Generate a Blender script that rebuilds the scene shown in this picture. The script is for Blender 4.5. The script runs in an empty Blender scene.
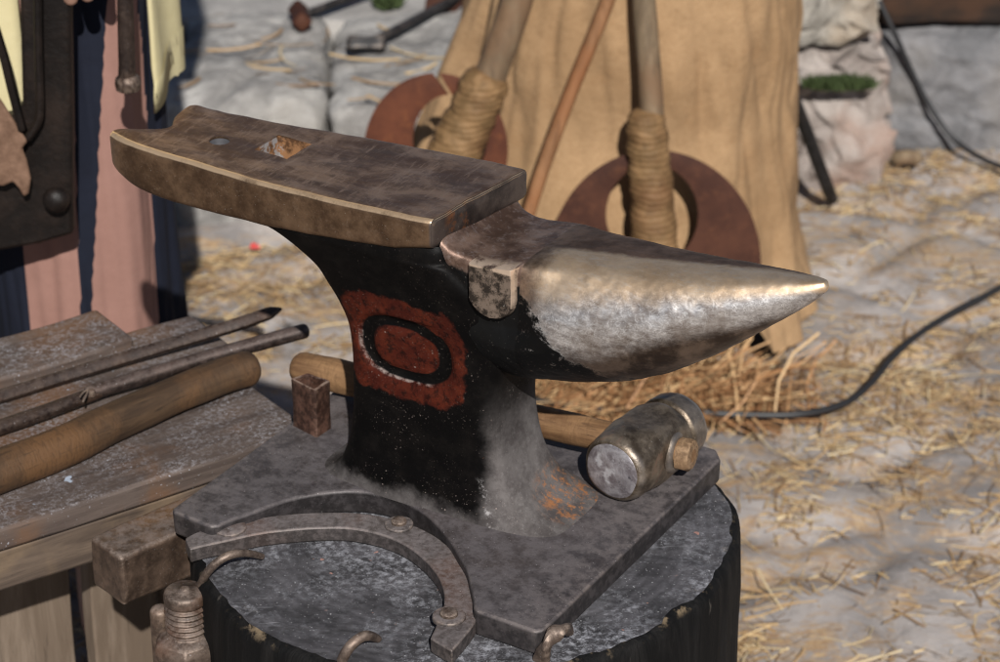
import bpy, bmesh, math, random
from mathutils import Vector, Matrix, noise, Euler
random.seed(7)
PI = math.pi
S = bpy.context.scene
COL = S.collection

# ------------------------------------------------------------------ camera model
FPX, PIT, HC = 2600.0, math.radians(27.2), 1.58
FW = Vector((0, math.cos(PIT), -math.sin(PIT))); UP = Vector((0, math.sin(PIT), math.cos(PIT)))
CO = Vector((0, 0, HC))
def ray(x, y): return FW + Vector((1, 0, 0)) * ((x - 500) / FPX) + UP * ((331 - y) / FPX)
def P(x, y, z):                                   # photo point on a horizontal plane
    r = ray(x, y); return CO + r * ((z - HC) / r.z)
def W(x, y, Y):                                   # photo point on a plane of constant depth
    r = ray(x, y); return CO + r * (Y / r.y)
def PL(x, y, p, n):                               # photo point on any plane
    r = ray(x, y); return CO + r * ((p - CO).dot(n) / r.dot(n))

# ------------------------------------------------------------------ object helpers
def props(o, label=None, cat=None, group=None, kind=None):
    if label: o['label'] = label
    if cat: o['category'] = cat
    if group: o['group'] = group
    if kind: o['kind'] = kind
    return o
def thing(name, label, cat, loc, rz=0.0, group=None):
    o = bpy.data.objects.new(name, None); COL.objects.link(o)
    o.location = loc; o.rotation_euler = (0, 0, rz); o.empty_display_size = .05
    o['mw'] = 0; del o['mw']
    return props(o, label, cat, group)
def mw(o):
    m = Matrix.Translation(o.location) @ o.rotation_euler.to_matrix().to_4x4()
    return mw(o.parent) @ m if o.parent else m
def obj(name, bm, mats, parent=None, loc=None, sharp=40, local=False, smooth=True):
    """bm holds world coordinates unless local=True"""
    me = bpy.data.meshes.new(name)
    if parent is not None and not local: bm.transform(mw(parent).inverted())
    if parent is None and loc is not None and not local: bm.transform(Matrix.Translation(-Vector(loc)))
    bmesh.ops.recalc_face_normals(bm, faces=bm.faces)
    bm.to_mesh(me); bm.free()
    if not isinstance(mats, (list, tuple)): mats = [mats]
    for m in mats: me.materials.append(m)
    if smooth:
        for p in me.polygons: p.use_smooth = True
        me.set_sharp_from_angle(angle=math.radians(sharp))
    o = bpy.data.objects.new(name, me); COL.objects.link(o)
    if parent is not None: o.parent = parent
    elif loc is not None: o.location = loc
    return o
def mod_bevel(o, w, seg=3, ang=35):
    m = o.modifiers.new('bevel', 'BEVEL'); m.width = w; m.segments = seg; m.limit_method = 'ANGLE'; m.angle_limit = math.radians(ang)
    m.harden_normals = False; return o
def mod_sub(o, n=1):
    m = o.modifiers.new('sub', 'SUBSURF'); m.levels = n; m.render_levels = n; return o
def bake(o):
    bpy.context.view_layer.update()
    dg = bpy.context.evaluated_depsgraph_get()
    me = bpy.data.meshes.new_from_object(o.evaluated_get(dg))
    o.modifiers.clear(); o.data = me; return o

# ------------------------------------------------------------------ shape helpers
def loft(bm, rings, cap0=True, cap1=True, closed=True):
    vs = [[bm.verts.new(p) for p in r] for r in rings]
    n = len(vs[0]); m = n if closed else n - 1
    for a, b in zip(vs, vs[1:]):
        for i in range(m):
            j = (i + 1) % n
            try: bm.faces.new((a[i], a[j], b[j], b[i]))
            except ValueError: pass
    if cap0: bm.faces.new(vs[0][::-1])
    if cap1: bm.faces.new(vs[-1])
    return vs
def interp(x, xs, ys):
    if x <= xs[0]: return ys[0]
    for i in range(len(xs) - 1):
        if x <= xs[i + 1]:
            t = (x - xs[i]) / (xs[i + 1] - xs[i]); return ys[i] + (ys[i + 1] - ys[i]) * t
    return ys[-1]
def cr(pts, per=8):                               # Catmull-Rom through tuples/vectors of any dimension
    pts = [tuple(p) for p in pts]; out = []; n = len(pts)
    for i in range(n - 1):
        p0 = pts[max(i - 1, 0)]; p1 = pts[i]; p2 = pts[i + 1]; p3 = pts[min(i + 2, n - 1)]
        for k in range(per):
            t = k / per
            out.append(tuple(.5 * (2 * b + (c - a) * t + (2 * a - 5 * b + 4 * c - d) * t * t + (3 * b - a - 3 * c + d) * t ** 3)
                             for a, b, c, d in zip(p0, p1, p2, p3)))
    out.append(pts[-1]); return out
def frame(d):
    d = d.normalized(); a = Vector((0, 0, 1)) if abs(d.z) < .9 else Vector((1, 0, 0))
    u = a.cross(d).normalized(); return u, d.cross(u).normalized()
def tube(bm, pts, rad, seg=16, wob=0.0, fs=30, round_ends=True, sec=None):
    """pts list of Vector, rad number or list; sec(angle, i) radial multiplier"""
    pts = [Vector(p) for p in pts]; n = len(pts)
    if not isinstance(rad, (list, tuple)): rad = [rad] * n
    rings = []; u = None
    for i, p in enumerate(pts):
        d = (pts[min(i + 1, n - 1)] - pts[max(i - 1, 0)]).normalized()
        if u is None: u, v = frame(d)
        else:
            u = (u - d * u.dot(d)).normalized(); v = d.cross(u)
        ring = []
        for k in range(seg):
            a = 2 * PI * k / seg; q = rad[i]
            if sec: q *= sec(a, i)
            o = u * math.cos(a) + v * math.sin(a)
            if wob: q *= 1 + wob * noise.noise((p + o * rad[i]) * fs)
            ring.append(p + o * q)
        rings.append(ring)
    if round_ends:
        def capr(ring, c, dirv, r): return [[c + (q - c) * s + dirv * r * h for q in ring] for s, h in ((.93, .28), (.75, .5), (.4, .64))]
        d0 = (pts[0] - pts[1]).normalized(); d1 = (pts[-1] - pts[-2]).normalized()
        rings = capr(rings[0], pts[0], d0, rad[0])[::-1] + rings + capr(rings[-1], pts[-1], d1, rad[-1])
    loft(bm, rings); return bm
def sup(a, n):                                    # unit superellipse point
    c, s = math.cos(a), math.sin(a)
    return math.copysign(abs(c) ** (2 / n), c), math.copysign(abs(s) ** (2 / n), s)
def prism(bm, poly, z0, z1):                      # vertical prism from (x, y) outline
    vs0 = [bm.verts.new((x, y, z0)) for x, y in poly]; vs1 = [bm.verts.new((x, y, z1)) for x, y in poly]
    n = len(poly)
    bm.faces.new(vs0[::-1]); bm.faces.new(vs1)
    for i in range(n): bm.faces.new((vs0[i], vs0[(i + 1) % n], vs1[(i + 1) % n], vs1[i]))
def slab(bm, o, u, v, w, L, Wd, T, nu=1, nv=1, nw=1, wob=0, fs=12):
    """box from corner o with axes u, v, w; gridded so that it can be made uneven"""
    def pt(i, j, k):
        p = o + u * (L * i / nu) + v * (Wd * j / nv) + w * (T * k / nw)
        if wob: p = p + noise.noise_vector(p * fs) * wob
        return p
    cache = {}
    def V(i, j, k):
        if (i, j, k) not in cache: cache[i, j, k] = bm.verts.new(pt(i, j, k))
        return cache[i, j, k]
    for i in range(nu):
        for j in range(nv):
            for k in (0, nw): bm.faces.new((V(i, j, k), V(i + 1, j, k), V(i + 1, j + 1, k), V(i, j + 1, k)))
    for i in range(nu):
        for k in range(nw):
            for j in (0, nv): bm.faces.new((V(i, j, k), V(i + 1, j, k), V(i + 1, j, k + 1), V(i, j, k + 1)))
    for j in range(nv):
        for k in range(nw):
            for i in (0, nu): bm.faces.new((V(i, j, k), V(i, j + 1, k), V(i, j + 1, k + 1), V(i, j, k + 1)))

# ------------------------------------------------------------------ material helper
class M:
    def __init__(s, name, rough=.6, metal=0.0, spec=.5):
        s.m = bpy.data.materials.new(name); s.m.use_nodes = True
        s.t = s.m.node_tree; s.t.nodes.clear()
        s.out = s.t.nodes.new('ShaderNodeOutputMaterial'); s.b = s.t.nodes.new('ShaderNodeBsdfPrincipled')
        s.t.links.new(s.b.outputs[0], s.out.inputs[0])
        s.b.inputs['Roughness'].default_value = rough; s.b.inputs['Metallic'].default_value = metal
        s.b.inputs['Specular IOR Level'].default_value = spec
        s.tc = s.t.nodes.new('ShaderNodeTexCoord'); s.co = s.tc.outputs['Object']; s._xyz = None; s._n = None; s.bump_prev = None
    def n(s, typ, **k):
        q = s.t.nodes.new(typ)
        for a, b in k.items(): setattr(q, a, b)
        return q
    def put(s, sock, v):
        if hasattr(v, 'is_linked') or hasattr(v, 'links'): s.t.links.new(v, sock)
        elif isinstance(v, (tuple, list)): sock.default_value = tuple(v) + (1,) if len(v) == 3 and sock.type == 'RGBA' else tuple(v)
        else: sock.default_value = v
    def math(s, op, a, b=0.0, c=0.0, clamp=False):
        q = s.n('ShaderNodeMath', operation=op, use_clamp=clamp)
        for i, v in enumerate((a, b, c)): s.put(q.inputs[i], v)
        return q.outputs[0]
    def mapped(s, scale):
        q = s.n('ShaderNodeMapping'); s.t.links.new(s.co, q.inputs[0]); q.inputs['Scale'].default_value = scale
        return q.outputs[0]
    def noise(s, scale, det=5, rough=.6, dist=0, vec=None, stretch=None):
        q = s.n('ShaderNodeTexNoise'); q.inputs['Scale'].default_value = scale; q.inputs['Detail'].default_value = det
        q.inputs['Roughness'].default_value = rough; q.inputs['Distortion'].default_value = dist
        s.t.links.new(vec or (s.mapped(stretch) if stretch else s.co), q.inputs['Vector']); return q.outputs[0]
    def vor(s, scale, feature='F1', stretch=None):
        q = s.n('ShaderNodeTexVoronoi', feature=feature); q.inputs['Scale'].default_value = scale
        s.t.links.new(s.mapped(stretch) if stretch else s.co, q.inputs['Vector']); return q.outputs['Distance']
    def step(s, v, a, b):                         # smooth 0..1 between a and b
        q = s.n('ShaderNodeMapRange', interpolation_type='SMOOTHSTEP'); s.put(q.inputs[0], v)
        q.inputs[1].default_value = min(a, b); q.inputs[2].default_value = max(a, b)
        if a > b: q.inputs[3].default_value = 1; q.inputs[4].default_value = 0
        return q.outputs[0]
    def mix(s, f, a, b):
        q = s.n('ShaderNodeMix', data_type='RGBA'); s.put(q.inputs[0], f); s.put(q.inputs[6], a); s.put(q.inputs[7], b); return q.outputs[2]
    def mixf(s, f, a, b):
        q = s.n('ShaderNodeMix', data_type='FLOAT'); s.put(q.inputs[0], f); s.put(q.inputs[2], a); s.put(q.inputs[3], b); return q.outputs[0]
    def xyz(s):
        if not s._xyz:
            q = s.n('ShaderNodeSeparateXYZ'); s.t.links.new(s.co, q.inputs[0]); s._xyz = q.outputs
        return s._xyz
    def nz(s):
        if not s._n:
            g = s.n('ShaderNodeNewGeometry'); q = s.n('ShaderNodeSeparateXYZ'); s.t.links.new(g.outputs['Normal'], q.inputs[0]); s._n = q.outputs
        return s._n
    def bump(s, h, strength=.4, dist=.002):
        q = s.n('ShaderNodeBump'); q.inputs['Strength'].default_value = strength; q.inputs['Distance'].default_value = dist
        s.put(q.inputs['Height'], h)
        if s.bump_prev: s.t.links.new(s.bump_prev, q.inputs['Normal'])
        s.bump_prev = q.outputs[0]; s.t.links.new(q.outputs[0], s.b.inputs['Normal'])
    def edge(s, lo=.53, hi=.62):                  # worn edges of solid things
        g = s.n('ShaderNodeNewGeometry'); return s.step(g.outputs['Pointiness'], lo, hi)
    def col(s, c): s.put(s.b.inputs['Base Color'], c)
    def rgh(s, c): s.put(s.b.inputs['Roughness'], c)
    def met(s, c): s.put(s.b.inputs['Metallic'], c)

def mat_forge_iron(name, dark, mid, dust, rust=(.20, .075, .03), dustamt=.5, rustamt=.3, rough=.55, metal=.45, seedscale=1.0, soot=.75):
    """sooty forged iron: scale, dust and a little rust"""
    m = M(name, rough, metal)
    a = m.noise(38 * seedscale, 8, .68); b = m.noise(140 * seedscale, 6, .7); c = m.noise(11 * seedscale, 5, .6)
    col = m.mix(m.step(a, .36, .66), dark, mid)
    col = m.mix(m.math('MULTIPLY', m.step(c, .5, .72), rustamt), col, rust)
    up = m.step(m.nz()[2], .3, .95)
    dm = m.math('MULTIPLY', m.math('MULTIPLY', up, m.step(b, .34, .62)), dustamt)
    col = m.mix(dm, col, dust)
    e = m.math('MULTIPLY', m.edge(.52, .60), m.step(b, .4, .6))
    col = m.mix(m.math('MULTIPLY', e, .6), col, (.36, .28, .22))
    fl = m.step(m.noise(620, 2, .5), .70, .76)
    col = m.mix(m.math('MULTIPLY', fl, .6), col, (.5, .48, .48))
    pit = m.step(m.noise(60, 4, .6, 1.2), .33, .27)
    col = m.mix(m.math('MULTIPLY', pit, .6), col, tuple(x * .45 for x in dark))
    m.col(col); m.rgh(m.mixf(dm, m.mixf(a, rough - .16, rough + .15), .9)); m.met(m.mixf(dm, metal, .05))
    f2 = m.noise(420, 5, .75); col2 = m.mix(m.math('MULTIPLY', m.step(f2, .55, .70), .35), col, tuple(min(1, q * 1.7) for q in mid)); col2 = m.mix(m.math('MULTIPLY', m.step(f2, .45, .32), .45), col2, tuple(q * .5 for q in dark)); side = m.math('MULTIPLY', m.step(m.nz()[2], .55, .15), soot); col2 = m.mix(side, col2, m.mix(m.step(b, .42, .62), tuple(q * .28 for q in dark), tuple(q * .62 for q in mid))); m.col(col2)  # soot: how much darker side-turned faces are than upward ones
    m.bump(a, .45, .0016); m.bump(b, .4, .0007); m.bump(f2, .25, .0003)
    return m.m

MAT = {}
def make_materials():
    # --- anvil: painted waist
    m = M('black_painted_iron', .5, .0, .09)
    x, y, z = m.xyz()
    n1 = m.noise(55, 7, .7); n2 = m.noise(260, 4, .6); n3 = m.noise(22, 6, .65)
    col = m.mix(m.step(n1, .4, .75), (.0022, .002, .002), (.0062, .0052, .0046))
    chips = m.step(m.noise(75, 5, .7, .6), .70, .735)
    col = m.mix(m.math('MULTIPLY', chips, .8), col, (.20, .10, .055))
    # painted red badge with an oval groove
    def oval(cx, cz, a, b, p):
        u = m.math('POWER', m.math('ABSOLUTE', m.math('DIVIDE', m.math('SUBTRACT', x, cx), a)), p)
        v = m.math('POWER', m.math('ABSOLUTE', m.math('DIVIDE', m.math('SUBTRACT', z, cz), b)), p)
        return m.math('POWER', m.math('ADD', u, v), 1 / p)
    d = oval(EMX, EMZ, EMA, EMB, 2.6)
    pz = oval(EMX - .003, EMZ + .001, .057, .0445, 4.5)
    pz = m.math('ADD', pz, m.math('MULTIPLY', m.math('SUBTRACT', m.noise(70, 6, .65), .5), .40))
    red = m.step(pz, 1.03, .95)
    ring = m.math('MULTIPLY', m.step(d, .66, .71), m.step(d, 1.0, .95))
    red = m.math('MULTIPLY', red, m.math('SUBTRACT', 1.0, ring))
    red = m.math('MULTIPLY', red, m.step(y, -.02, -.03))
    rc = m.mix(m.step(n1, .35, .7), (.042, .008, .005), (.085, .017, .008))
    rc = m.mix(m.math('MULTIPLY', m.step(n2, .55, .7), .6), rc, (.05, .016, .01))
    col = m.mix(m.math('MULTIPLY', red, m.mixf(m.step(m.noise(150, 6, .75), .36, .54), .25, .97)), col, rc)
    lip = m.math('MULTIPLY', m.math('MULTIPLY', m.step(d, .94, .99), m.step(d, 1.055, 1.0)), m.step(m.math('ADD', m.math('MULTIPLY', m.math('SUBTRACT', x, EMX), .55), m.math('SUBTRACT', z, EMZ)), -.006, -.020))
    lip = m.math('MULTIPLY', lip, m.math('MULTIPLY', m.step(y, -.02, -.03), m.step(m.noise(75, 6, .75), .44, .62)))
    col = m.mix(m.math('MULTIPLY', lip, .8), col, (.26, .22, .20))  # highlight painted into the colour along the groove's lower-left edge
    # grey dusty bare end under the horn, and foot fillet
    end = m.math('ADD', m.math('ADD', m.math('MULTIPLY', m.math('SUBTRACT', x, .046), 22), m.math('MULTIPLY', m.math('ADD', y, .035), 9)),
                 m.math('MULTIPLY', m.math('SUBTRACT', n3, .5), .9))
    end = m.math('MULTIPLY', m.step(end, -.05, .35), m.step(m.math('ADD', z, m.math('MULTIPLY', n3, .05)), .165, .08))
    foot = m.step(m.math('ADD', z, m.math('MULTIPLY', m.math('SUBTRACT', n3, .5), .05)), .034, .016)
    grey = m.mix(m.step(n1, .34, .66), (.075, .066, .064), (.145, .132, .128)); grey = m.mix(m.math('MULTIPLY', m.step(n2, .55, .68), .3), grey, (.22, .205, .20))
    g = m.math('MAXIMUM', end, m.math('MULTIPLY', foot, .8))
    col = m.mix(m.math('MULTIPLY', g, .92), col, grey)
    dx = m.math('DIVIDE', m.math('SUBTRACT', x, .100), .030); dy = m.math('DIVIDE', m.math('SUBTRACT', y, .020), .035); dz = m.math('DIVIDE', m.math('SUBTRACT', z, .03), .024)
    rr = m.math('ADD', m.math('ADD', m.math('MULTIPLY', dx, dx), m.math('MULTIPLY', dy, dy)), m.math('MULTIPLY', dz, dz))
    rs = m.math('MULTIPLY', m.step(rr, 1.6, .2), m.step(m.noise(130, 7, .78), .47, .60))
    col = m.mix(m.math('MULTIPLY', rs, .85), col, m.mix(n2, (.22, .085, .03), (.40, .17, .06)))
    bright = m.math('MULTIPLY', m.math('MULTIPLY', m.step(m.math('ABSOLUTE', m.math('SUBTRACT', m.math('ADD', x, m.math('MULTIPLY', z, .35)), .069)), .005, .001), m.step(m.noise(95, 7, .78), .50, .62)), m.step(z, .058, .045))
    col = m.mix(m.math('MULTIPLY', bright, m.step(y, .0, -.01)), col, (.38, .36, .36))
    spm = m.step(n3, .42, .62); sp = m.math('MULTIPLY', m.step(m.noise(620, 3, .6), .655, .72), spm)
    spb = m.math('MULTIPLY', m.step(m.noise(330, 3, .55), .70, .74), m.step(n3, .46, .56))
    col = m.mix(m.math('MULTIPLY', sp, .55), col, (.42, .34, .30)); col = m.mix(m.math('MULTIPLY', spb, .7), col, (.34, .28, .25))
    m.col(col); m.rgh(m.mixf(g, m.mixf(n1, .40, .6), .8)); m.met(m.mixf(g, 0.0, .25))
    m.bump(n1, .35, .0012); m.bump(n2, .25, .0005)
    MAT['body'] = m.m

    # --- anvil: face (worn brown steel)
    m = M('worn_brown_steel', .45, .7)
    x, y, z = m.xyz()
    n1 = m.noise(30, 8, .7); n2 = m.noise(19, 7, .7, .4, stretch=(1, 1.5, 1)); n3 = m.noise(190, 5, .7)
    scr = m.noise(75, 6, .75, .2, stretch=(2.6, .5, 1))
    top = m.step(m.nz()[2], .6, .9)
    ctop = m.mix(m.step(n2, .38, .62), (.135, .078, .050), (.34, .225, .155))
    ctop = m.mix(m.math('MULTIPLY', m.step(n1, .50, .64), .6), ctop, (.095, .060, .042))
    ctop = m.mix(m.math('MULTIPLY', m.step(scr, .52, .66), .6), ctop, (.42, .29, .21))
    cside = m.mix(m.step(n1, .38, .64), (.085, .050, .029), (.20, .125, .074))
    cside = m.mix(m.math('MULTIPLY', m.step(n3, .54, .72), .22), cside, (.34, .25, .18))
    cside = m.mix(m.math('MULTIPLY', m.step(m.noise(34, 7, .75), .56, .72), .4), cside, (.04, .027, .019))
    col = m.mix(top, cside, ctop)
    at = m.n('ShaderNodeAttribute', attribute_name='wear')
    e = m.math('MULTIPLY', m.step(at.outputs['Fac'], .15, .85), m.step(m.math('ADD', m.noise(24, 7, .75), .08), .36, .62))
    col = m.mix(m.math('MULTIPLY', e, .9), col, (.85, .60, .37))
    # step end: dark with a rust patch
    endf = m.math('MULTIPLY', m.step(m.math('SUBTRACT', x, m.math('MULTIPLY', y, .1)), .0255, .0275), m.step(m.nz()[2], .7, .4))
    ec = m.mix(m.step(n1, .36, .62), (.035, .030, .030), (.11, .090, .082)); rp = m.math('MULTIPLY', m.step(m.math('ABSOLUTE', m.math('ADD', y, .030)), .020, .008), m.step(m.noise(55, 6, .7), .46, .58)); ec = m.mix(rp, ec, (.24, .10, .045))
    col = m.mix(m.math('MULTIPLY', endf, .9), col, ec)
    # inside of the square and round holes: orange rust and bright lip
    inx = m.math('MULTIPLY', m.step(m.math('ABSOLUTE', m.math('SUBTRACT', x, HX)), .0165, .0155), m.step(m.math('ABSOLUTE', m.math('SUBTRACT', y, HY)), .0175, .0165))
    inx = m.math('MULTIPLY', inx, m.step(z, .2748, .2735))
    hc = m.mix(m.step(m.noise(120, 6, .7), .42, .6), (.10, .050, .025), (.33, .17, .08))
    hc = m.mix(m.math('MULTIPLY', m.step(x, HX - .009, HX - .013), m.step(m.noise(90, 5, .7), .48, .56)), hc, (.30, .29, .29))
    col = m.mix(inx, col, hc)
    dd = m.math('ADD', m.math('POWER', m.math('SUBTRACT', x, RX), 2), m.math('POWER', m.math('SUBTRACT', y, RY), 2))
    inr = m.math('MULTIPLY', m.step(dd, .0000755, .000065), m.step(z, .2748, .2735))
    col = m.mix(inr, col, (.25, .25, .27))
    fl = m.step(m.noise(640, 2, .5), .72, .77)
    col = m.mix(m.math('MULTIPLY', fl, .5), col, (.6, .55, .5))
    m.col(col); m.rgh(m.mixf(e, m.mixf(n1, .34, .52), .32)); m.met(m.mixf(inx, .75, .2))
    m.bump(n1, .35, .0016); m.bump(n3, .3, .0006); m.bump(scr, .2, .0006)
    MAT['face'] = m.m

    # --- horn: bright hammered steel, brown oxide along the top, a warm reflection band painted in, black paint at the root
    m = M('hammered_horn_steel', .35, .9)
    x, y, z = m.xyz()
    n1 = m.noise(34, 8, .7); n2 = m.noise(150, 6, .75, .8); n3 = m.noise(24, 6, .7)
    n4 = m.noise(190, 7, .78, .25, stretch=(.40, 1, 1))
    steel = m.mix(m.step(n4, .34, .68), (.34, .31, .295), (.76, .735, .715)); crk = m.math('ABSOLUTE', m.math('SUBTRACT', m.noise(120, 5, .7, 1.2), .5)); steel = m.mix(m.math('MULTIPLY', m.step(crk, .020, .004), .65), steel, (.95, .94, .92)); steel = m.mix(m.math('MULTIPLY', m.step(n3, .45, .62), .55), steel, (.20, .145, .105))
    gold_glint = m.mix(m.step(n1, .3, .7), (.66, .46, .28), (.88, .66, .44))
    brown = m.mix(m.step(n1, .35, .7), (.10, .062, .042), (.24, .155, .11))
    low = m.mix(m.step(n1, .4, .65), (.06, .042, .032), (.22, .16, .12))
    # height across the horn: 0 at its axis, 1 at the top
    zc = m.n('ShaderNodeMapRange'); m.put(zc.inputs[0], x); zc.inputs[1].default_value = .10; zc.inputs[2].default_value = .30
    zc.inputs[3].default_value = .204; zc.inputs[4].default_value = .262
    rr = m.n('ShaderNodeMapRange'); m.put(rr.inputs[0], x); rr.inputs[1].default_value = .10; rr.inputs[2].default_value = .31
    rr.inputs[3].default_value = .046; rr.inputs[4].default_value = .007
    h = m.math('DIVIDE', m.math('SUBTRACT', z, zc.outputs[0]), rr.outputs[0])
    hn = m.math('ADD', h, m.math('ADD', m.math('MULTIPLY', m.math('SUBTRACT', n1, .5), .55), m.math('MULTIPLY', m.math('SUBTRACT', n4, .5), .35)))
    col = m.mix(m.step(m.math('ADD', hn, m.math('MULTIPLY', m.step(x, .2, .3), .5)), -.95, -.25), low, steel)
    col = m.mix(m.math('MULTIPLY', m.step(hn, .18, .78), .92), col, m.mix(m.math('MULTIPLY', m.step(n4, .5, .66), .5), gold_glint, (.80, .70, .58)))  # warm reflected light, painted as a band on the upper flank
    yb = m.math('ADD', y, m.math('MULTIPLY', m.math('SUBTRACT', n1, .5), .02))
    ylim = m.mixf(m.step(x, .09, .28), -.013, .002)
    back = m.step(m.math('SUBTRACT', yb, ylim), -.004, .004)
    root = m.step(m.math('ADD', x, m.math('MULTIPLY', m.math('SUBTRACT', n3, .5), .03)), .112, .094)
    topm = m.math('MULTIPLY', m.math('MAXIMUM', back, m.math('MULTIPLY', root, .6)), m.step(hn, .3, .6))
    col = m.mix(topm, col, brown)
    root2 = m.step(m.math('ADD', x, m.math('MULTIPLY', m.math('SUBTRACT', n1, .5), .045)), .112, .088)
    col = m.mix(m.math('MULTIPLY', root2, .85), col, m.mix(m.step(n1, .38, .64), (.085, .055, .040), (.25, .18, .14)))
    topm = m.math('MAXIMUM', topm, m.math('MULTIPLY', root2, .8))
    pl = m.math('ADD', m.math('SUBTRACT', m.math('MULTIPLY', m.math('SUBTRACT', x, .108), -.9), m.math('SUBTRACT', z, .217)),
                m.math('MULTIPLY', m.math('SUBTRACT', m.noise(30, 9, .74, .4), .5), .12))
    paint = m.math('MULTIPLY', m.step(pl, -.006, .006), m.step(m.noise(120, 6, .75), .30, .40))
    psp = m.math('MULTIPLY', m.step(m.noise(620, 3, .6), .66, .72), m.step(n3, .42, .6)); col = m.mix(paint, col, m.mix(psp, (.004, .004, .004), (.25, .2, .18)))
    tipn = m.step(x, .27, .31)
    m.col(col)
    m.rgh(m.mixf(paint, m.mixf(topm, m.mixf(n2, .34, .56), .55), .38)); m.met(m.mixf(paint, .88, .0))
    m.put(m.b.inputs['Specular IOR Level'], m.mixf(paint, .5, .10))
    m.bump(n4, .16, .0005); m.bump(m.step(crk, .02, .0), .12, .0004); m.bump(n3, .10, .0020)
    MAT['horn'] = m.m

    m = M('worn_table_steel', .45, .6)
    x, y, z = m.xyz(); n1 = m.noise(38, 8, .68); n2 = m.noise(170, 6, .7); n3 = m.noise(18, 6, .65)
    col = m.mix(m.step(n1, .38, .64), (.085, .050, .036), (.22, .145, .11)); col = m.mix(m.math('MULTIPLY', m.step(n3, .48, .62), .55), col, (.30, .235, .205))
    col = m.mix(m.math('MULTIPLY', m.step(n2, .52, .66), .35), col, (.34, .28, .26))
    at = m.n('ShaderNodeAttribute', attribute_name='wear'); e = m.math('MULTIPLY', at.outputs['Fac'], m.step(m.noise(60, 5, .7), .35, .5))
    col = m.mix(m.math('MULTIPLY', e, .9), col, (.75, .58, .44))
    boss = m.math('MULTIPLY', m.step(y, -.0505, -.0515), m.math('MULTIPLY', m.step(z, .2035, .2045), m.step(x, .0490, .0498)))
    bz = m.math('ADD', z, m.math('MULTIPLY', m.math('SUBTRACT', m.noise(60, 7, .7), .5), .022))
    cb = m.mix(m.step(m.noise(90, 7, .72), .44, .6), (.035, .027, .021), (.24, .185, .145))
    col = m.mix(m.math('MULTIPLY', boss, m.step(m.nz()[2], .6, .3)), col, cb)
    col = m.mix(m.math('MULTIPLY', e, .9), col, (.85, .66, .50))
    pb = m.math('MULTIPLY', m.step(m.math('ADD', bz, m.math('MULTIPLY', m.step(x, .05, .03), -.006)), .236, .231), m.math('SUBTRACT', 1.0, boss)); 
    lowp = m.step(m.math('ADD', m.math('SUBTRACT', z, .205), m.math('MULTIPLY', m.math('SUBTRACT', n1, .5), .04)), .004, -.004)
    pb = m.math('MULTIPLY', m.math('MAXIMUM', pb, lowp), m.math('SUBTRACT', 1.0, boss))
    col = m.mix(pb, col, (.006, .006, .006))
    fl = m.step(m.noise(640, 2, .5), .70, .76); col = m.mix(m.math('MULTIPLY', fl, .55), col, (.5, .46, .42))
    m.col(col); m.rgh(m.mixf(n1, .36, .6)); m.met(m.mixf(pb, .6, 0)); m.put(m.b.inputs['Specular IOR Level'], m.mixf(pb, .5, .10)); m.bump(n1, .4, .0015); m.bump(n2, .3, .0006); MAT['table'] = m.m
    MAT['base'] = mat_forge_iron('dusty_base_iron', (.046, .040, .041), (.086, .076, .078), (.140, .126, .133), rust=(.13, .085, .062), dustamt=.5, rustamt=.2, rough=.52, metal=.35, seedscale=.6)
    MAT['strap'] = mat_forge_iron('dusty_strap_iron', (.085, .072, .068), (.135, .115, .112), (.20, .178, .18), dustamt=.5, rustamt=.3, rough=.55, metal=.35, seedscale=1.3)
    MAT['block'] = mat_forge_iron('brown_block_iron', (.055, .036, .026), (.15, .10, .072), (.20, .165, .15), rust=(.24, .12, .045), dustamt=.5, rustamt=.5, rough=.5, metal=.4, soot=.35)
    MAT['tube'] = mat_forge_iron('rusty_tube_iron', (.065, .03, .02), (.15, .075, .052), (.2, .12, .095), rust=(.22, .09, .045), dustamt=.25, rustamt=.5, rough=.55, metal=.3)
    MAT['bolt'] = mat_forge_iron('greased_bolt_steel', (.055, .038, .029), (.17, .125, .10), (.24, .20, .18), dustamt=.35, rustamt=.4, rough=.5, metal=.5, seedscale=1.6, soot=.25)
    MAT['nail'] = mat_forge_iron('bent_nail_steel', (.07, .05, .04), (.20, .15, .12), (.28, .23, .2), dustamt=.2, rustamt=.4, rough=.5, metal=.5, seedscale=2, soot=.3)
    MAT['rod'] = mat_forge_iron('dark_brown_rod_iron', (.018, .010, .008), (.050, .031, .023), (.09, .068, .06), rust=(.16, .07, .03), dustamt=.3, rustamt=.3, rough=.5, metal=.35, seedscale=1.4, soot=.4)
    MAT['rodgrey'] = mat_forge_iron('grey_brown_rod_iron', (.036, .023, .019), (.080, .055, .047), (.12, .095, .09), rust=(.13, .075, .05), dustamt=.35, rustamt=.3, rough=.5, metal=.35, seedscale=1.4)
    MAT['blackiron'] = mat_forge_iron('black_tool_iron', (.008, .008, .009), (.024, .024, .027), (.06, .06, .06), rust=(.08, .04, .03), dustamt=.2, rustamt=.2, rough=.5, metal=.3)
    def rustmat(name, a, b, c):
        m = M(name, .75, 0, .25); n1 = m.noise(14, 7, .7); n2 = m.noise(70, 6, .7)
        col = m.mix(m.step(n1, .36, .66), a, b); col = m.mix(m.math('MULTIPLY', m.step(n2, .52, .68), .5), col, c)
        m.col(col); m.bump(n2, .35, .0015); return m.m
    MAT['rustblade'] = rustmat('rust_brown_blade', (.060, .018, .009), (.105, .033, .015), (.16, .055, .02))
    MAT['darkblade'] = rustmat('dark_brown_blade', (.036, .012, .007), (.066, .024, .013), (.095, .036, .017))

    # hammer head
    m = M('hammer_steel', .4, .75)
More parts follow.
